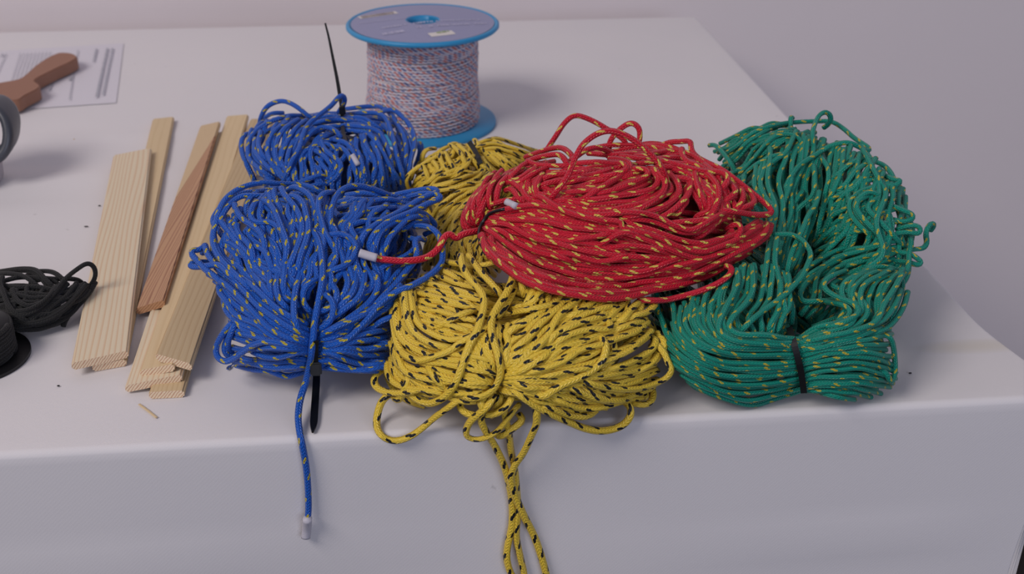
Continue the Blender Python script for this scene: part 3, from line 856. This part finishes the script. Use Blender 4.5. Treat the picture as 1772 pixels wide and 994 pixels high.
bf.heroes('''540,401 560,412 556,436 558,456 557,475
585,362 627,353 663,345 685,347 692,356
585,375 622,367 656,360 685,360
598,338 631,334 658,338 674,343
591,401 609,389 634,382 667,380 703,372
707,412 721,416 719,430 699,445 667,459 649,472
596,470 602,489 596,508 581,529 558,545
616,470 614,495 604,514 585,533 558,552
631,470 629,493 619,516 596,535 573,552 551,569
673,569 635,577 596,588 558,602
671,583 642,588 612,592 575,600
671,596 635,604 596,602 552,608
671,613 635,615 596,608 560,606
667,627 635,632 600,623 573,611 552,611
665,634 627,642 593,634 558,623
654,642 620,641 596,640 556,636
467,470 467,499 471,523 478,540
482,470 478,493 482,516 498,535 513,546
495,450 492,475 490,500 498,520
436,474 452,491 467,512 480,525
410,476 433,491 456,512 478,533 505,550 532,562
389,474 408,489 427,508 446,529 475,550 501,567 524,577 541,585
379,495 381,508 391,520 404,541 421,552 446,562 467,579 494,594 532,604
360,474 383,487 406,506 425,525 448,550 467,569 494,583 524,594 540,598
410,577 433,581 456,587 482,596 509,602 538,604
436,608 456,617 482,619 513,611 538,609
444,604 470,602 500,604 532,606
406,627 436,629 467,636 494,636 532,632
408,632 440,640 467,642 482,648 498,652 513,648 532,642
545,340 510,336 480,338 447,339 421,339 405,347 391,362 382,378 380,381 392,396 407,416 421,430 432,445 436,463
400,380 398,392 405,405 418,420 430,436
369,405 374,427 382,445 396,459 414,476
354,423 360,441 373,458 387,472 400,479
412,387 409,394 416,409 427,418 436,434 438,452 436,467
385,418 398,421 411,429 423,441 432,454 436,470
436,427 447,428 458,434 465,449 469,463 472,479
497,365 465,362 450,363 450,370 465,372 492,372 519,374
450,352 465,362 474,375 480,392 478,410
405,352 410,367 421,380 436,390 449,400 456,414 458,430 456,450
454,345 441,352 434,367 436,380 447,386 465,384 479,391 487,401 492,416 496,432 494,448 492,463
454,346 465,351 474,363 481,378 487,394 494,412 498,430 496,450
487,330 487,323 490,334 501,347 512,360 519,376 523,391 521,409 512,434 503,456 494,474
500,346 503,338 517,343 526,356 530,372 534,391 530,416 521,441 516,463 514,479
580,333 565,333 553,343 551,363 556,382 562,403 572,420 585,440
721,369 694,380 670,391 656,407 650,425 650,441
739,382 728,374 708,378 690,394 674,412 667,430 665,445
728,391 740,388 739,382 720,385 695,400
644,470 654,485 652,504 638,525 612,546 581,566 551,581
703,470 684,493 661,520 635,541 606,556 577,569 551,585
570,487 582,504 580,523 563,537 540,541''', comp=0.2, jit=1.8)
bf.heroes('''404,560 391,592 389,608 398,618 415,612
412,552 398,580 394,600 402,612
559,334 528,321 483,318 447,317 414,327 392,343 380,362 373,388 368,410 372,432 385,452 410,478 440,505
362,454 347,454 331,455 329,461 342,462 362,460 380,459 396,474 420,490
350,440 356,425 343,434 334,432 331,440 340,450 356,467 372,479 395,500
406,554 385,579 374,602 377,619 391,626 410,617 433,600 456,592 482,594 513,602 530,606
559,480 540,487 526,502 524,520 532,535 545,545
551,506 566,512 576,525 576,543 566,562 547,573
521,470 513,495 509,520 509,546 515,567 524,583
736,416 727,412 718,418 721,445 703,470 684,493 661,516 640,540
676,339 703,333 739,327 754,328 757,333 730,343 703,360 681,372 656,385 634,401 625,416 625,430
699,343 730,335 757,337 763,343 739,353 712,367 689,376 667,387 649,403 640,420 636,434
576,409 572,387 574,360 583,338 596,326 612,322 631,324 652,330 674,339''', comp=0)
bf.heroes('''554,410 569,407 587,405 603,410 614,421 616,434 609,449 594,461 576,468 564,476
716,392 732,391 748,396 759,407 764,423 766,443 764,456 752,470 735,482 711,495 688,504 661,523 638,550 623,566 604,585 581,596 551,602''', comp=0)
bf.finish()
# loose end lying on the hank and hanging over the edge
o = bf.add('536,396 545,405 552,420 556,440 558,460 558,480 555,502 549,533 544,562 541,594 536,629 530,659 520,690 516,720 518,745 524,775 530,810 533,845 534,880 532,902', name='rope_tail', dive=(1, 0), lift=0.0005)
tape_seg(o, '532,898 531,912 529,931', 0.0023, 'white paper tape round the cord end')
pp = pts_at('547,590 546,605 546,620 546,636', 0.0011)
tie = strap(pp, 0.0026, 0.0012, 'cable_tie', bf.root)
tie_head(547, 638, t_at(546, 636)-0.003, tie, ax=(0, 0.3, 1), s=0.0052)
p = spline(P_('548,642 547,670 545,700 543,730 541,748'), 6); q = onz(p[:, 0], p[:, 1], 0.002); q[:, 2] = np.interp(np.arange(len(q)), [0, len(q)*.5, len(q)], [0.006, 0.002, 0.0015])
q = np.array([CAM+ray(a, b)*((z-CAM[2])/ray(a, b)[2]) for (a, b), z in zip(p, q[:, 2])])
strap(q, np.concatenate([np.full(len(q)-3, 0.0036), [0.003, 0.002, 0.0008]]), 0.0012, 'tie_tail', tie)
fr = []
for k in range(7):
    a = P_('408,628 401,632 %d,%d' % (394+rng.randint(-3, 4), 637+rng.randint(-4, 4))); fr.append(tube_arrays(onz(a[:, 0], a[:, 1], 0.001), 0.0003, 5))
V, F, U = join_arrays(fr); mesh_obj('frayed_end', V, F, M['blue'], bf.root, U)
# ------------------------------------------------------------------ red hank on top
rd = Hank('red and yellow cord hank lying on top of the yellow and green hanks', M['red'], RR,
          [((822, 1322, 270, 512), 0.033, 0.058), ((812, 1010, 318, 485), 0.026, 0.058)], g(1060, 520))
rd.bundle('''900,300 860,320 838,350 835,385
960,278 885,298 830,335 808,375 815,400
930,290 865,310 815,350 803,390 822,412''', 26, jit=3)
rd.bundle('''1100,285 1020,288 960,298 925,315 915,335
1110,292 1040,305 970,312 935,325 925,345
1120,305 1060,325 990,335 940,345 900,350
1140,315 1100,340 1030,352 960,350 900,355
1160,330 1110,360 1040,368 960,362 900,360''', 44, jit=5)
rd.bundle('''1000,268 1080,262 1150,270 1220,290 1290,330
1050,262 1130,258 1200,270 1260,305 1310,350
1110,280 1180,290 1230,310 1270,345 1290,375
1150,300 1190,320 1220,350 1230,385 1200,400
1240,300 1260,330 1270,355 1250,380
1140,340 1110,360 1090,370 1040,375''', 54, jit=7)
rd.bundle('''846,370 920,355 988,370 1060,384 1128,405 1180,425 1230,420 1300,380
836,388 900,385 983,393 1060,402 1130,425 1200,442 1260,430 1320,385
834,398 890,400 960,420 1030,436 1100,446 1170,448 1240,438 1320,400
836,405 880,430 940,455 1020,470 1100,468 1180,455 1260,430 1325,395
838,415 870,445 930,475 1010,492 1090,492 1170,478 1250,448 1310,415
838,425 870,458 920,490 1000,510 1080,515 1160,495 1230,470 1290,430''', 74, jit=5, freq=1.5)
rd.heroes('''1053,281 1077,283 1086,292 1074,298 1055,304 1030,306
1086,293 1111,292 1123,298 1116,307 1094,317 1069,327 1040,335 1010,338
980,285 1010,282 1040,281 1075,286
928,318 950,305 980,300 1010,300
925,330 945,318 975,312 1005,306
1005,306 1035,300 1060,292
960,340 930,335 925,318 935,306
1125,295 1137,304 1139,316 1128,327 1103,334 1069,339 1030,345 1000,346
1128,290 1147,307 1151,322 1142,339 1118,355 1094,365 1040,372 1000,370
1156,298 1171,314 1176,331 1166,346 1142,360 1111,370 1070,378
1197,309 1192,333 1180,350 1156,370 1135,380
1202,297 1205,319 1214,339 1219,350 1222,365
1211,293 1231,307 1243,326 1243,346 1231,372 1209,394 1190,402
1180,256 1180,268 1190,280 1211,288 1230,300
1142,278 1166,283 1197,292 1223,297 1248,298 1260,309 1253,322 1242,332
1240,300 1246,309 1241,322
1262,316 1274,331 1262,343 1246,353
1282,326 1286,343 1276,360 1262,372
1299,336 1306,350 1293,357 1265,365
903,316 906,333 916,346 930,356
940,300 928,320 930,338 942,350
874,331 882,326 891,333 899,346 912,356
886,322 905,312 925,300 948,290
937,286 920,295 903,307 886,314 882,309 896,295 906,285 925,279
911,278 928,285 954,287 980,287 1000,284
960,335 990,332 1020,330 1055,325
1000,350 1020,338 1045,322 1065,310 1080,300
850,363 845,340 852,318 866,306
860,355 860,335 866,318 880,304
836,368 828,352 836,330 850,318
828,380 818,368 820,350 832,335
826,392 812,386 808,372 815,355
846,370 877,362 920,355 954,360 988,370 1022,379 1074,384 1077,395 1128,407 1176,428 1214,436 1248,426 1282,411 1317,390
848,376 868,379 920,381 954,386 988,394 1022,397 1074,402 1111,413 1146,426 1180,440 1214,448 1248,438 1299,419 1323,401 1325,385
842,392 860,387 882,390 906,404 928,414 954,418 988,428 1022,436 1074,443 1120,446 1165,452
1028,430 1048,418 1070,405 1090,403 1112,412
980,418 1010,412 1040,408 1070,398
950,436 990,440 1030,452 1060,450 1100,440
839,394 856,406 874,419 903,435 933,454 963,466 1005,478 1039,483 1079,481 1111,476 1146,466 1197,454 1240,442
1060,462 1090,470 1120,468 1160,452 1180,446
1050,430 1090,425 1130,430 1160,440
834,404 841,426 860,443 886,454 920,471 954,483 997,493 1039,498 1079,496 1111,489 1163,483 1214,469 1265,448 1317,418
836,412 842,436 868,456 900,476 940,492 985,503 1040,507 1090,505 1140,494 1190,480
844,398 868,400 895,420 930,436 965,444 1000,455
850,402 880,424 915,448 950,462 990,470
838,425 870,458 905,485 950,502 1005,512 1048,518 1094,513 1128,503 1180,493 1231,476 1265,455
1265,419 1279,406 1282,392 1272,388 1255,398
923,345 933,339 951,350 971,362 997,372 1039,382 1060,388
1248,372 1214,381 1180,384 1150,388
1060,366 1091,367 1120,370 1146,379 1169,391 1197,398 1224,384 1245,372 1262,366
1135,257 1156,247 1180,245 1195,245 1196,259 1205,271 1223,281 1248,293 1274,312 1308,339 1332,360 1334,370 1308,372 1274,367 1241,363
1327,385 1326,400 1303,421 1265,442 1214,469 1180,484
911,280 930,273 954,268 969,268 980,280 983,293''', comp=0.5, jit=1.6)
rd.heroes('''1103,519 1146,520 1180,513 1214,503 1245,489 1264,474 1266,464 1255,460''', comp=0)
rd.heroes('''941,267 963,234 977,213 995,200 1021,207 1050,223 1079,242 1090,266
1053,264 1057,242 1075,222 1093,213 1106,223 1106,245 1097,265
980,284 1014,260 1039,256 1060,266
950,348 981,307 995,274 1010,249 1035,231 1061,227 1093,240 1122,263 1144,289 1155,316''', comp=0, air=2)
rd.finish()
rd.r = 0.0020
t = rd.add('832,399 815,402 800,406 789,413 778,405 768,412 757,432 735,447 700,452 668,450 640,446', name='rope_tail', dive=(1, 0), lift=0.0004)
tape_seg(t, '652,447 638,443 622,438', 0.0023, t=min(t_at(x_, 438+(x_-622)*0.27) for x_ in range(622, 656, 3))-0.0008, label= 'white tape with a smudged pencil mark')
tape_seg(rd.root, '876,349 884,353 893,357', 0.0019, 'white taped end of the cord')
P = pts_at('874,362 860,365 846,371 837,382 830,396 829,410 833,424 840,436', 0.0012)
A = tube_arrays(P, 0.0009, 8); mesh_obj('binding_cord', A[0], A[1], M['tie'], rd.root)
# ------------------------------------------------------------------ black cord and black reel, left
bc = Hank('coil of thin black cord beside the widest pine strip', M['black'], 0.0014, [((-110, 134, 482, 570), 0.009, 0.0085)], g(60, 560), flat=0.95)
bc.bundle('''150,498 120,505 80,500 20,492 -40,490
158,492 140,520 110,545 70,562 10,560
130,490 105,515 80,540 40,560 0,555
0,500 10,530 30,550 60,565''', 64, jit=5, cap=0.004)
bc.heroes('''0,470 38,465 63,468 78,483 95,500
45,478 65,470 91,471 108,483 118,497
0,488 38,480 96,483 126,483 141,488 146,500
-20,478 0,474 20,474 45,480 70,500
166,488 156,505 141,523 113,551 75,568 38,571 0,566
150,492 130,515 105,538 70,556 20,562
113,483 88,513 63,536 33,546 0,540
100,495 78,520 50,536 15,540
5,478 0,490 5,503 15,528 33,548 60,562
20,500 30,520 50,530 70,524''', comp=0.5, jit=1.2)
bc.heroes('''100,500 113,483 131,468 151,456 163,463 165,478 158,493 148,503''', comp=0, air=1)
bc.heroes('''118,548 112,557 109,567''', comp=0, dive=(1, 0))
bc.finish()
def lathe(prof, seg=64, cap=False):
    V = []; F = []; n = len(prof)
    for i in range(seg):
        a = 2*math.pi*i/seg
        for (r, z) in prof: V.append((r*math.cos(a), r*math.sin(a), z))
    for i in range(seg):
        for j in range(n-1): F.append((i*n+j, ((i+1) % seg)*n+j, ((i+1) % seg)*n+j+1, i*n+j+1))
    return V, F
def place(V, loc, R=None):
    V = np.array(V, float); 
    if R is not None: V = V@R.T
    return V+np.array(loc)
M['blackplastic'] = plain('black_plastic', srgb(20, 20, 23), 0.4, 0.4)
c = onz(-48, 622); rc = np.linalg.norm(onz(49, 622)-c)
s = thing('cord_reel', 'black plastic reel wound with black cord at the left edge below the black coil', 'reel', (c[0], c[1], 0))
V, F = lathe([(0.004, 0.0), (rc, 0.0), (rc, 0.0018), (0.004, 0.0018)]); mesh_obj('flange', place(V, (c[0], c[1], 0.0002)), F, M['blackplastic'], s, smooth=False)
hel = []
th_ = np.linspace(0, 2*math.pi*8, 8*40); zz = 0.0032+th_/th_[-1]*0.016
hel.append(tube_arrays(np.stack([c[0]+rc*0.74*np.cos(th_), c[1]+rc*0.74*np.sin(th_), zz], 1), 0.0014, 6))
V, F = lathe([(0.001, 0.002), (rc*0.73, 0.002), (rc*0.73, 0.019), (0.001, 0.019)]); hel.append((place(V, (c[0], c[1], 0)), F, np.zeros((len(F)*4, 2))))
V, F, U = join_arrays(hel); mesh_obj('wound_cord', V, F, M['black'], s, U)
# ------------------------------------------------------------------ big reel of white cord
M['spoolblue'] = plain('blue_plastic', srgb(46, 140, 192), 0.4, 0.4)
M['label'] = plain('printed_label', srgb(142, 143, 176), 0.45, 0.3)
M['ink'] = plain('label_print', srgb(178, 176, 202), 0.5, 0.2)
M['sticker'] = plain('white_sticker', srgb(214, 208, 204), 0.5, 0.3)
M['bar'] = plain('brown_bars', srgb(120, 104, 110), 0.5, 0.3)
M['greenink'] = plain('green_print', srgb(150, 170, 120), 0.5, 0.3)
M['dark'] = plain('bore_shade', srgb(18, 40, 52), 0.6, 0.2)  # shade inside the reel's hole, put into a dark colour
lc = onz(732, 213); hh = 0.078
for it in range(20):
    q = proj((lc[0], lc[1], hh)); hh += (q[1]-38.5)/2400
rf = 132.5*proj((lc[0], lc[1], hh))[2]/FPX
SC = np.array([lc[0], lc[1], 0.0])
q = proj((lc[0], lc[1], hh)); SH = onz(np.array(731.5), np.array(38.5), hh)-np.array([lc[0], lc[1], hh])   # slight lean of the axis
sp = thing('rope_reel', 'large blue plastic reel of white cord with red and blue flecks standing at the back', 'reel', tuple(SC))
tk = 0.0036
CONE = 0.0024
fl = [(0.0118, -tk), (rf-0.001, -tk), (rf, -tk+0.001), (rf, -0.001), (rf-0.0012, 0.0), (rf*0.955, 0.0), (rf*0.95, -0.0006), (0.0128, CONE-0.0004), (0.0118, CONE-0.0006), (0.0118, -tk)]
V, F = lathe(fl, 96); mesh_obj('upper_flange', place(V, SC+SH+[0, 0, hh]), F, M['spoolblue'], sp)
V, F = lathe([(0.0118, 0), (rf*0.99, 0), (rf*0.99, 0.002), (rf*0.985, 0.003), (0.0118, 0.003)], 96); mesh_obj('lower_flange', place(V, SC), F, M['spoolblue'], sp)
V, F = lathe([(0.0122, 0.0), (0.0122, hh+CONE-0.001)], 40); mesh_obj('hub', place(V, SC+SH*0.5), F, M['spoolblue'], sp)
V, F = lathe([(0.0001, 0.0), (0.0120, 0.0)], 40); mesh_obj('bore_shade_disc', place(V, SC+SH*0.9+[0, 0, hh-0.006]), F, M['dark'], sp)  # dark disc added inside the open bore, standing in for its shade
V, F = lathe([(0.0130, CONE), (rf*0.935, 0.0)], 96); lab = mesh_obj('printed_label', place(V, SC+SH+[0, 0, hh-0.0003]), F, M['label'], sp, smooth=False)
lab['label'] = 'round lavender paper label with faint white lettering'
def lab_quad(x0, y0, x1, y1, z, ang, out):
    ca, sa = math.cos(ang), math.sin(ang); b = len(out[0])
    for x, y in ((x0, y0), (x1, y0), (x1, y1), (x0, y1)): 
        rr = math.hypot(x, y); out[0].append(SC+SH+np.array([x*ca-y*sa, x*sa+y*ca, hh-0.0003+z+CONE*max(0, 1-(rr-0.013)/(rf*0.935-0.013))]))
    out[1].append((b, b+1, b+2, b+3))
def lpx(px, py):      # label coordinates of a picture point
    q = onz(np.array(float(px)), np.array(float(py)), hh)-SC-SH; return q[:2]
def lab_strip(pA, pB, hgt, z, name, mat, parent, letters=None, bars=None):
    a, b = lpx(*pA), lpx(*pB); d = b-a; L = np.linalg.norm(d); an = math.atan2(d[1], d[0]); ca, sa = math.cos(-an), math.sin(-an)
    x0 = a[0]*ca-a[1]*sa; y0 = a[0]*sa+a[1]*ca; out = ([], [])
    if letters:
        x = 0
        while x < L:
            w = random.uniform(0.0012, 0.0022)
            if random.random() < 0.86:
                t = hgt*0.2
                k = random.randint(0, 3)
                lab_quad(x0+x, y0, x0+x+t, y0+hgt, z, an, out)
                if k in (0, 1): lab_quad(x0+x+w*0.75, y0, x0+x+w*0.75+t, y0+hgt, z, an, out)
                if k in (1, 2): lab_quad(x0+x, y0, x0+x+w*0.8, y0+t, z, an, out)
                if k in (0, 2, 3): lab_quad(x0+x, y0+hgt*0.42, x0+x+w*0.8, y0+hgt*0.42+t, z, an, out)
                if k in (2, 3): lab_quad(x0+x, y0+hgt-t, x0+x+w*0.8, y0+hgt, z, an, out)
            x += w+0.0005
    elif bars:
        x = 0.002
        while x < L-0.003:
            w = random.choice([0.0003, 0.0005, 0.0008]); lab_quad(x0+x, y0+hgt*0.12, x0+x+w, y0+hgt*0.85, z, an, out); x += w+random.choice([0.0003, 0.0005])
    else: lab_quad(x0, y0, x0+L, y0+hgt, z, an, out)
    return mesh_obj(name, out[0], out[1], mat, parent, smooth=False)
st_ = lab_strip((624, 33), (690, 26), 0.0085, 0.0002, 'barcode_sticker', M['sticker'], sp)
lab_strip((624, 33), (690, 26), 0.0085, 0.0004, 'bars', M['bar'], st_, bars=True)
st_ = lab_strip((747, 65), (789, 60), 0.0085, 0.0002, 'size_sticker', M['sticker'], sp)
lab_strip((753, 61), (780, 57), 0.0035, 0.0004, 'mark', M['greenink'], st_, letters=True)
for a, b, h_ in (((662, 52), (757, 43), 0.0034), ((765, 42), (830, 36), 0.0032), ((664, 62), (698, 58), 0.005), ((722, 53), (843, 42), 0.0036), ((618, 42), (700, 37), 0.0022)):
    lab_strip(a, b, h_, 0.0003, 'lettering', M['ink'], lab, letters=True)
# wound cord: turns laid side by side on a slightly swelling body
rb = 0.0
q0 = proj(SC+SH*0.6+[0, 0, hh*0.6]); rb = 94.5*q0[2]/FPX
nt = 33; z0, z1 = 0.0045, hh-tk-0.0015
rr_ = (z1-z0)/nt/2*1.02
wd_ = []
for i in range(nt):
    f = (i+0.5)/nt; z = z0+(z1-z0)*f
    a = np.linspace(0, 2*math.pi, 121); R_ = rb*(1.035-0.07*f+0.012*math.sin(f*9))+rng.uniform(-.0003, .0003)+(-0.0007 if i in (5, 11, 18, 26) else 0)
    wob = 0.0012*np.sin(a+1.2*math.sin(f*6))+0.0005*np.sin(a*2+f*20)
    P = np.stack([SC[0]+SH[0]*f+R_*np.cos(a), SC[1]+SH[1]*f+R_*np.sin(a), z+wob], 1)
    A = tube_arrays(P, rr_, 8, 1.0, rng.uniform(0, 1), 0, cap=False); wd_.append(A)
V, F, U = join_arrays(wd_); mesh_obj('wound_cord', V, F, M['spoolrope'], sp, U)
V, F = lathe([(0.013, 0.003), (rb*0.985, 0.003), (rb*0.93, hh-tk), (0.013, hh-tk)], 64); mesh_obj('inner_cord', place(V, SC), F, M['sticker'], sp)
# ------------------------------------------------------------------ wood strips
ew = (srgb(228, 206, 168), srgb(186, 140, 110))
M['pine'] = wood_mat('pale_pine', srgb(224, 208, 180), srgb(214, 180, 146), 1.6, 1.9, 0.35, 0.3)
M['pine2'] = wood_mat('yellow_pine', srgb(214, 190, 152), srgb(208, 182, 143), 0.8, 0.5, 0.8, 1.3)
M['pine3'] = wood_mat('fine_grain_pine', srgb(214, 188, 148), srgb(202, 172, 132), 1.8, 0.5, 1.0, 2.9)
M['redwood'] = wood_mat('reddish_pine', srgb(186, 146, 114), srgb(146, 98, 78), 1.5, 2.0, 0.6, 4.1, ang=0.16, split=(0.135, 5.5, srgb(206, 182, 146)))
M['endg'] = end_mat('sawn_end', srgb(236, 214, 182), srgb(188, 132, 104))
M['endr'] = end_mat('sawn_end_red', srgb(190, 146, 110), srgb(150, 104, 76))
def strip(label, near_l, near_r, far_r, far_l, z, th, mat, endm, zfar=None, name='wood_strip'):
    zfar = z if zfar is None else zfar
    zn = z if isinstance(z, tuple) else (z, z); zf = zfar if isinstance(zfar, tuple) else (zfar, zfar)
    top = [onz(np.array(float(a)), np.array(float(b)), h) for (a, b), h in ((near_l, zn[0]), (near_r, zn[1]), (far_r, zf[1]), (far_l, zf[0]))]
    bm = bmesh.new(); uvl = bm.loops.layers.uv.new('UVMap')
    d = np.array([0, 0, -th])
    vt = [bm.verts.new(p) for p in top]; vb = [bm.verts.new(p+d) for p in top]
    bm.faces.new(vt); bm.faces.new(vb[::-1])
    for i in range(4): bm.faces.new((vt[(i+1) % 4], vt[i], vb[i], vb[(i+1) % 4]))
    bmesh.ops.recalc_face_normals(bm, faces=bm.faces)
    long_e = [e for e in bm.edges if abs((e.verts[0].co-e.verts[1].co).length) > 0.06]
    bmesh.ops.bevel(bm, geom=long_e, offset=th*0.22, segments=3, affect='EDGES')
    L = Vector(top[3]-top[0]); L.normalize(); Wd = Vector((L.y, -L.x, 0)).normalized(); o0 = Vector(top[0])
    for f in bm.faces:
        isend = abs(f.normal.dot(L)) > 0.8
        f.material_index = 1 if isend else 0
        for l in f.loops:
            v = l.vert.co-o0
            l[uvl].uv = (v.dot(Wd), v.z) if isend else (v.dot(Wd)+v.z*0.8, v.dot(L))
    o = bm_obj(name, bm, mat, smooth=False); o.data.materials.append(endm)
    return tag(o, label, 'wood', 'strips of wood')
T = 0.0042
strip('short pale strip underneath the wide pine strip, sticking out at its far end', (159, 632), (218, 622), (301, 202), (264, 206), T, T-0.0002, M['pine2'], M['endg'])
strip('widest pale pine strip with curved grain, on top at the left', (123, 629), (221, 607), (262, 256), (196, 269), 2*T+0.0003, T, M['pine'], M['endg'])
strip('bottom left strip of the right pile, with striped sawn end', (216, 668), (314, 648), (418, 222), (362, 232), (T+0.0008, 2*T+0.0002), T-0.0002, M['pine'], M['endg'], zfar=2*T)
strip('pine strip at the bottom right of the right pile, sawn end lowest in the picture', (257, 679), (318, 676), (446, 222), (424, 222), T, T-0.0002, M['pine3'], M['endg'])
strip('long smooth strip on top of the right pile next to the reddish strip', (242, 641), (301, 630), (430, 198), (392, 201), (2*T+0.0008, 3*T+0.0004), T, M['pine2'], M['endg'])
strip('reddish dark grained strip lying loose at the left of the right pile', (235, 534), (284, 519), (381, 210), (346, 218), (T+0.0015, 3*T+0.0005), T, M['redwood'], M['endr'], zfar=(2*T+0.001, 3*T+0.0012))
strip('short strip leaning on the right edge of the right pile, its sawn end crosswise', (269, 612), (331, 630), (474, 205), (433, 206), (4*T+0.0006, 3*T), T, M['pine3'], M['endg'], zfar=(3*T, 2*T))
p = onz(np.array([241., 256, 271]), np.array([700., 711, 723]), 0.0008); A = tube_arrays(p, 0.0007, 6, 0.5)
tag(mesh_obj('wood_splinter', A[0], A[1], M['pine2'], None, A[2], smooth=False), 'thin pale splinter lying on the cloth in front of the wood strips', 'splinter')
for k, (x, y, a) in enumerate(((149, 392, 4), (172, 356, 2.5), (101, 668, 2), (1575, 646, 2.5), (128, 241, 2))):
    q = onz(np.array(float(x)), np.array(float(y)), 0.0007); bm = bmesh.new(); bmesh.ops.create_icosphere(bm, subdivisions=2, radius=0.00045)
    for v in bm.verts: v.co = Vector((v.co.x*a*0.8, v.co.y*1.2+0.1*v.co.x, v.co.z*0.8))
    bm.transform(Matrix.Translation(Vector(q)))
    tag(bm_obj('lint_speck', bm, M['blackplastic'] if k != 4 else M['pine3']),
        ['dark fluff speck on the cloth between the mug and the widest pine strip', 'tiny dark crumb beside the far part of the widest pine strip', 'tiny dark crumb on the cloth in front of the black coil',
         'tiny dark crumb on the cloth right of the green hank', 'tiny tan crumb on the cloth below the paper sheet'][k], 'speck')
# ------------------------------------------------------------------ paper sheet
M['paper'] = plain('paper', srgb(214, 210, 218), 0.7, 0.2)
M['print'] = plain('grey_print', srgb(168, 168, 178), 0.7, 0.1)
cr = [onz(np.array(float(a)), np.array(float(b)), 0.0006) for a, b in ((-60, 196), (201, 178), (214, 75), (-45, 91))]
V = []; F = []; n = 12
for i in range(n+1):
    for j in range(n+1):
        u, v = i/n, j/n; q = (cr[0]*(1-u)+cr[1]*u)*(1-v)+(cr[3]*(1-u)+cr[2]*u)*v; q = q+np.array([0, 0, 0.0008*math.sin(u*3)*math.sin(v*3)]); V.append(q)
for i in range(n):
    for j in range(n): F.append((i*(n+1)+j, (i+1)*(n+1)+j, (i+1)*(n+1)+j+1, i*(n+1)+j+1))
pa = mesh_obj('paper_sheet', V, F, M['paper']); tag(pa, 'printed white paper sheet lying under the brown wooden handle', 'paper')
V = []; F = []
def pline(a, b, w, dash=True):
    q0 = onz(np.array(float(a[0])), np.array(float(a[1])), 0.0022); q1 = onz(np.array(float(b[0])), np.array(float(b[1])), 0.0022); d = q1-q0; L = np.linalg.norm(d); d /= L; s_ = np.array([d[1], -d[0], 0])*w/2
    x = 0
    while x < L:
        l = random.uniform(0.003, 0.008) if dash else L
        e = min(x+l, L); k = len(V)
        V.extend([q0+d*x-s_, q0+d*e-s_, q0+d*e+s_, q0+d*x+s_]); F.append((k, k+1, k+2, k+3)); x = e+0.0011
for a, b, w in (((195, 83), (178, 164), .0016), ((186, 83), (167, 168), .002), ((167, 84), (162, 107), .0018), ((88, 145), (97, 120), .0016), ((85, 156), (93, 140), .0016)): pline(a, b, w)
for k in range(9): pline((88-k*6.6, 89+k*0.3), (62-k*6.2+6, 150-k*0.5), .0006)
pline((135, 86), (120, 172), .0007, False); pline((11, 92), (-6, 130), .0007, False); pline((124, 132), (121, 139), .0022); pline((5, 93), (2, 97), .002)
mesh_obj('print', V, F, M['print'], pa, smooth=False)
# ------------------------------------------------------------------ brown wooden handle
M['brown'] = plain('brown_wood', srgb(150, 108, 88), 0.6, 0.3, (200, 0.15, 0.0004))
zt = 0.0125
outl = spline(P_('-55,150 -20,146 10,141 33,136 47,126 60,114 76,103 91,95 103,91 116,91 127,93 133,97 132,101 118,109 100,117 82,126 68,133 61,138 61,141 66,144 69,148 66,153 45,164 27,173 -20,172 -60,172'), 3)
top = onz(outl[:, 0], outl[:, 1], zt); bm = bmesh.new()
vt = [bm.verts.new(p) for p in top]; f = bm.faces.new(vt); r_ = bmesh.ops.extrude_face_region(bm, geom=[f])
for v in [v for v in r_['geom'] if isinstance(v, bmesh.types.BMVert)]: v.co.z = 0.0026
bmesh.ops.recalc_face_normals(bm, faces=bm.faces)
ed = [e for e in bm.edges if abs(e.verts[0].co.z-zt) < 1e-5 and abs(e.verts[1].co.z-zt) < 1e-5]
bmesh.ops.bevel(bm, geom=ed, offset=0.0009, segments=2, affect='EDGES')
tag(bm_obj('wooden_handle', bm, M['brown'], smooth=False), 'brown wooden tool handle with a hooked end lying on the printed paper', 'handle')
# ------------------------------------------------------------------ mug at the left edge (mostly out of the picture)
M['mugdark'] = plain('dark_grey_glaze', srgb(66, 68, 76), 0.35, 0.5)
M['mugpale'] = plain('pale_glaze', srgb(176, 170, 176), 0.5, 0.3)
mc = onz(np.array(-62.), np.array(318.)); mt = proj(mc)[2]; mr = 66*mt/FPX
mg = thing('mug', 'dark grey mug at the left edge, only its handle and pale foot showing', 'mug', tuple(mc))
V, F = lathe([(0.001, 0.0), (mr*0.9, 0.0), (mr, 0.004), (mr*1.02, 0.012), (mr*1.0, 0.020), (mr*0.96, 0.022)], 64); mesh_obj('foot', place(V, mc), F, M['mugpale'], mg)
V, F = lathe([(mr*0.93, 0.022), (mr*0.93, 0.065), (mr*0.90, 0.065), (mr*0.89, 0.026), (0.001, 0.026)], 64); mesh_obj('body', place(V, mc), F, M['mugdark'], mg)
p = spline(P_('-22,182 -6,180 8,190 17,208 19,230 14,250 3,264 -12,272'), 4); tq = mt*0.985
P = CAM+ray(p[:, 0], p[:, 1])*np.full(len(p), tq)[:, None]
V = []; F = []; T_ = np.gradient(P, axis=0); T_ /= np.linalg.norm(T_, axis=1)[:, None]
for i in range(len(P)):
    nrm = np.cross(T_[i], [0.0, 1.0, 0.05]); nrm /= np.linalg.norm(nrm); bn = np.cross(T_[i], nrm)
    wv = 0.0040; dv = 0.0120
    for k in range(12): a = 2*math.pi*k/12; V.append(P[i]+nrm*wv*np.sign(math.cos(a))*abs(math.cos(a))**.6+bn*dv*np.sign(math.sin(a))*abs(math.sin(a))**.6)
for i in range(len(P)-1):
    for k in range(12): F.append((i*12+k, i*12+(k+1) % 12, i*12+12+(k+1) % 12, i*12+12+k))
mesh_obj('mug_handle', V, F, M['mugdark'], mg)
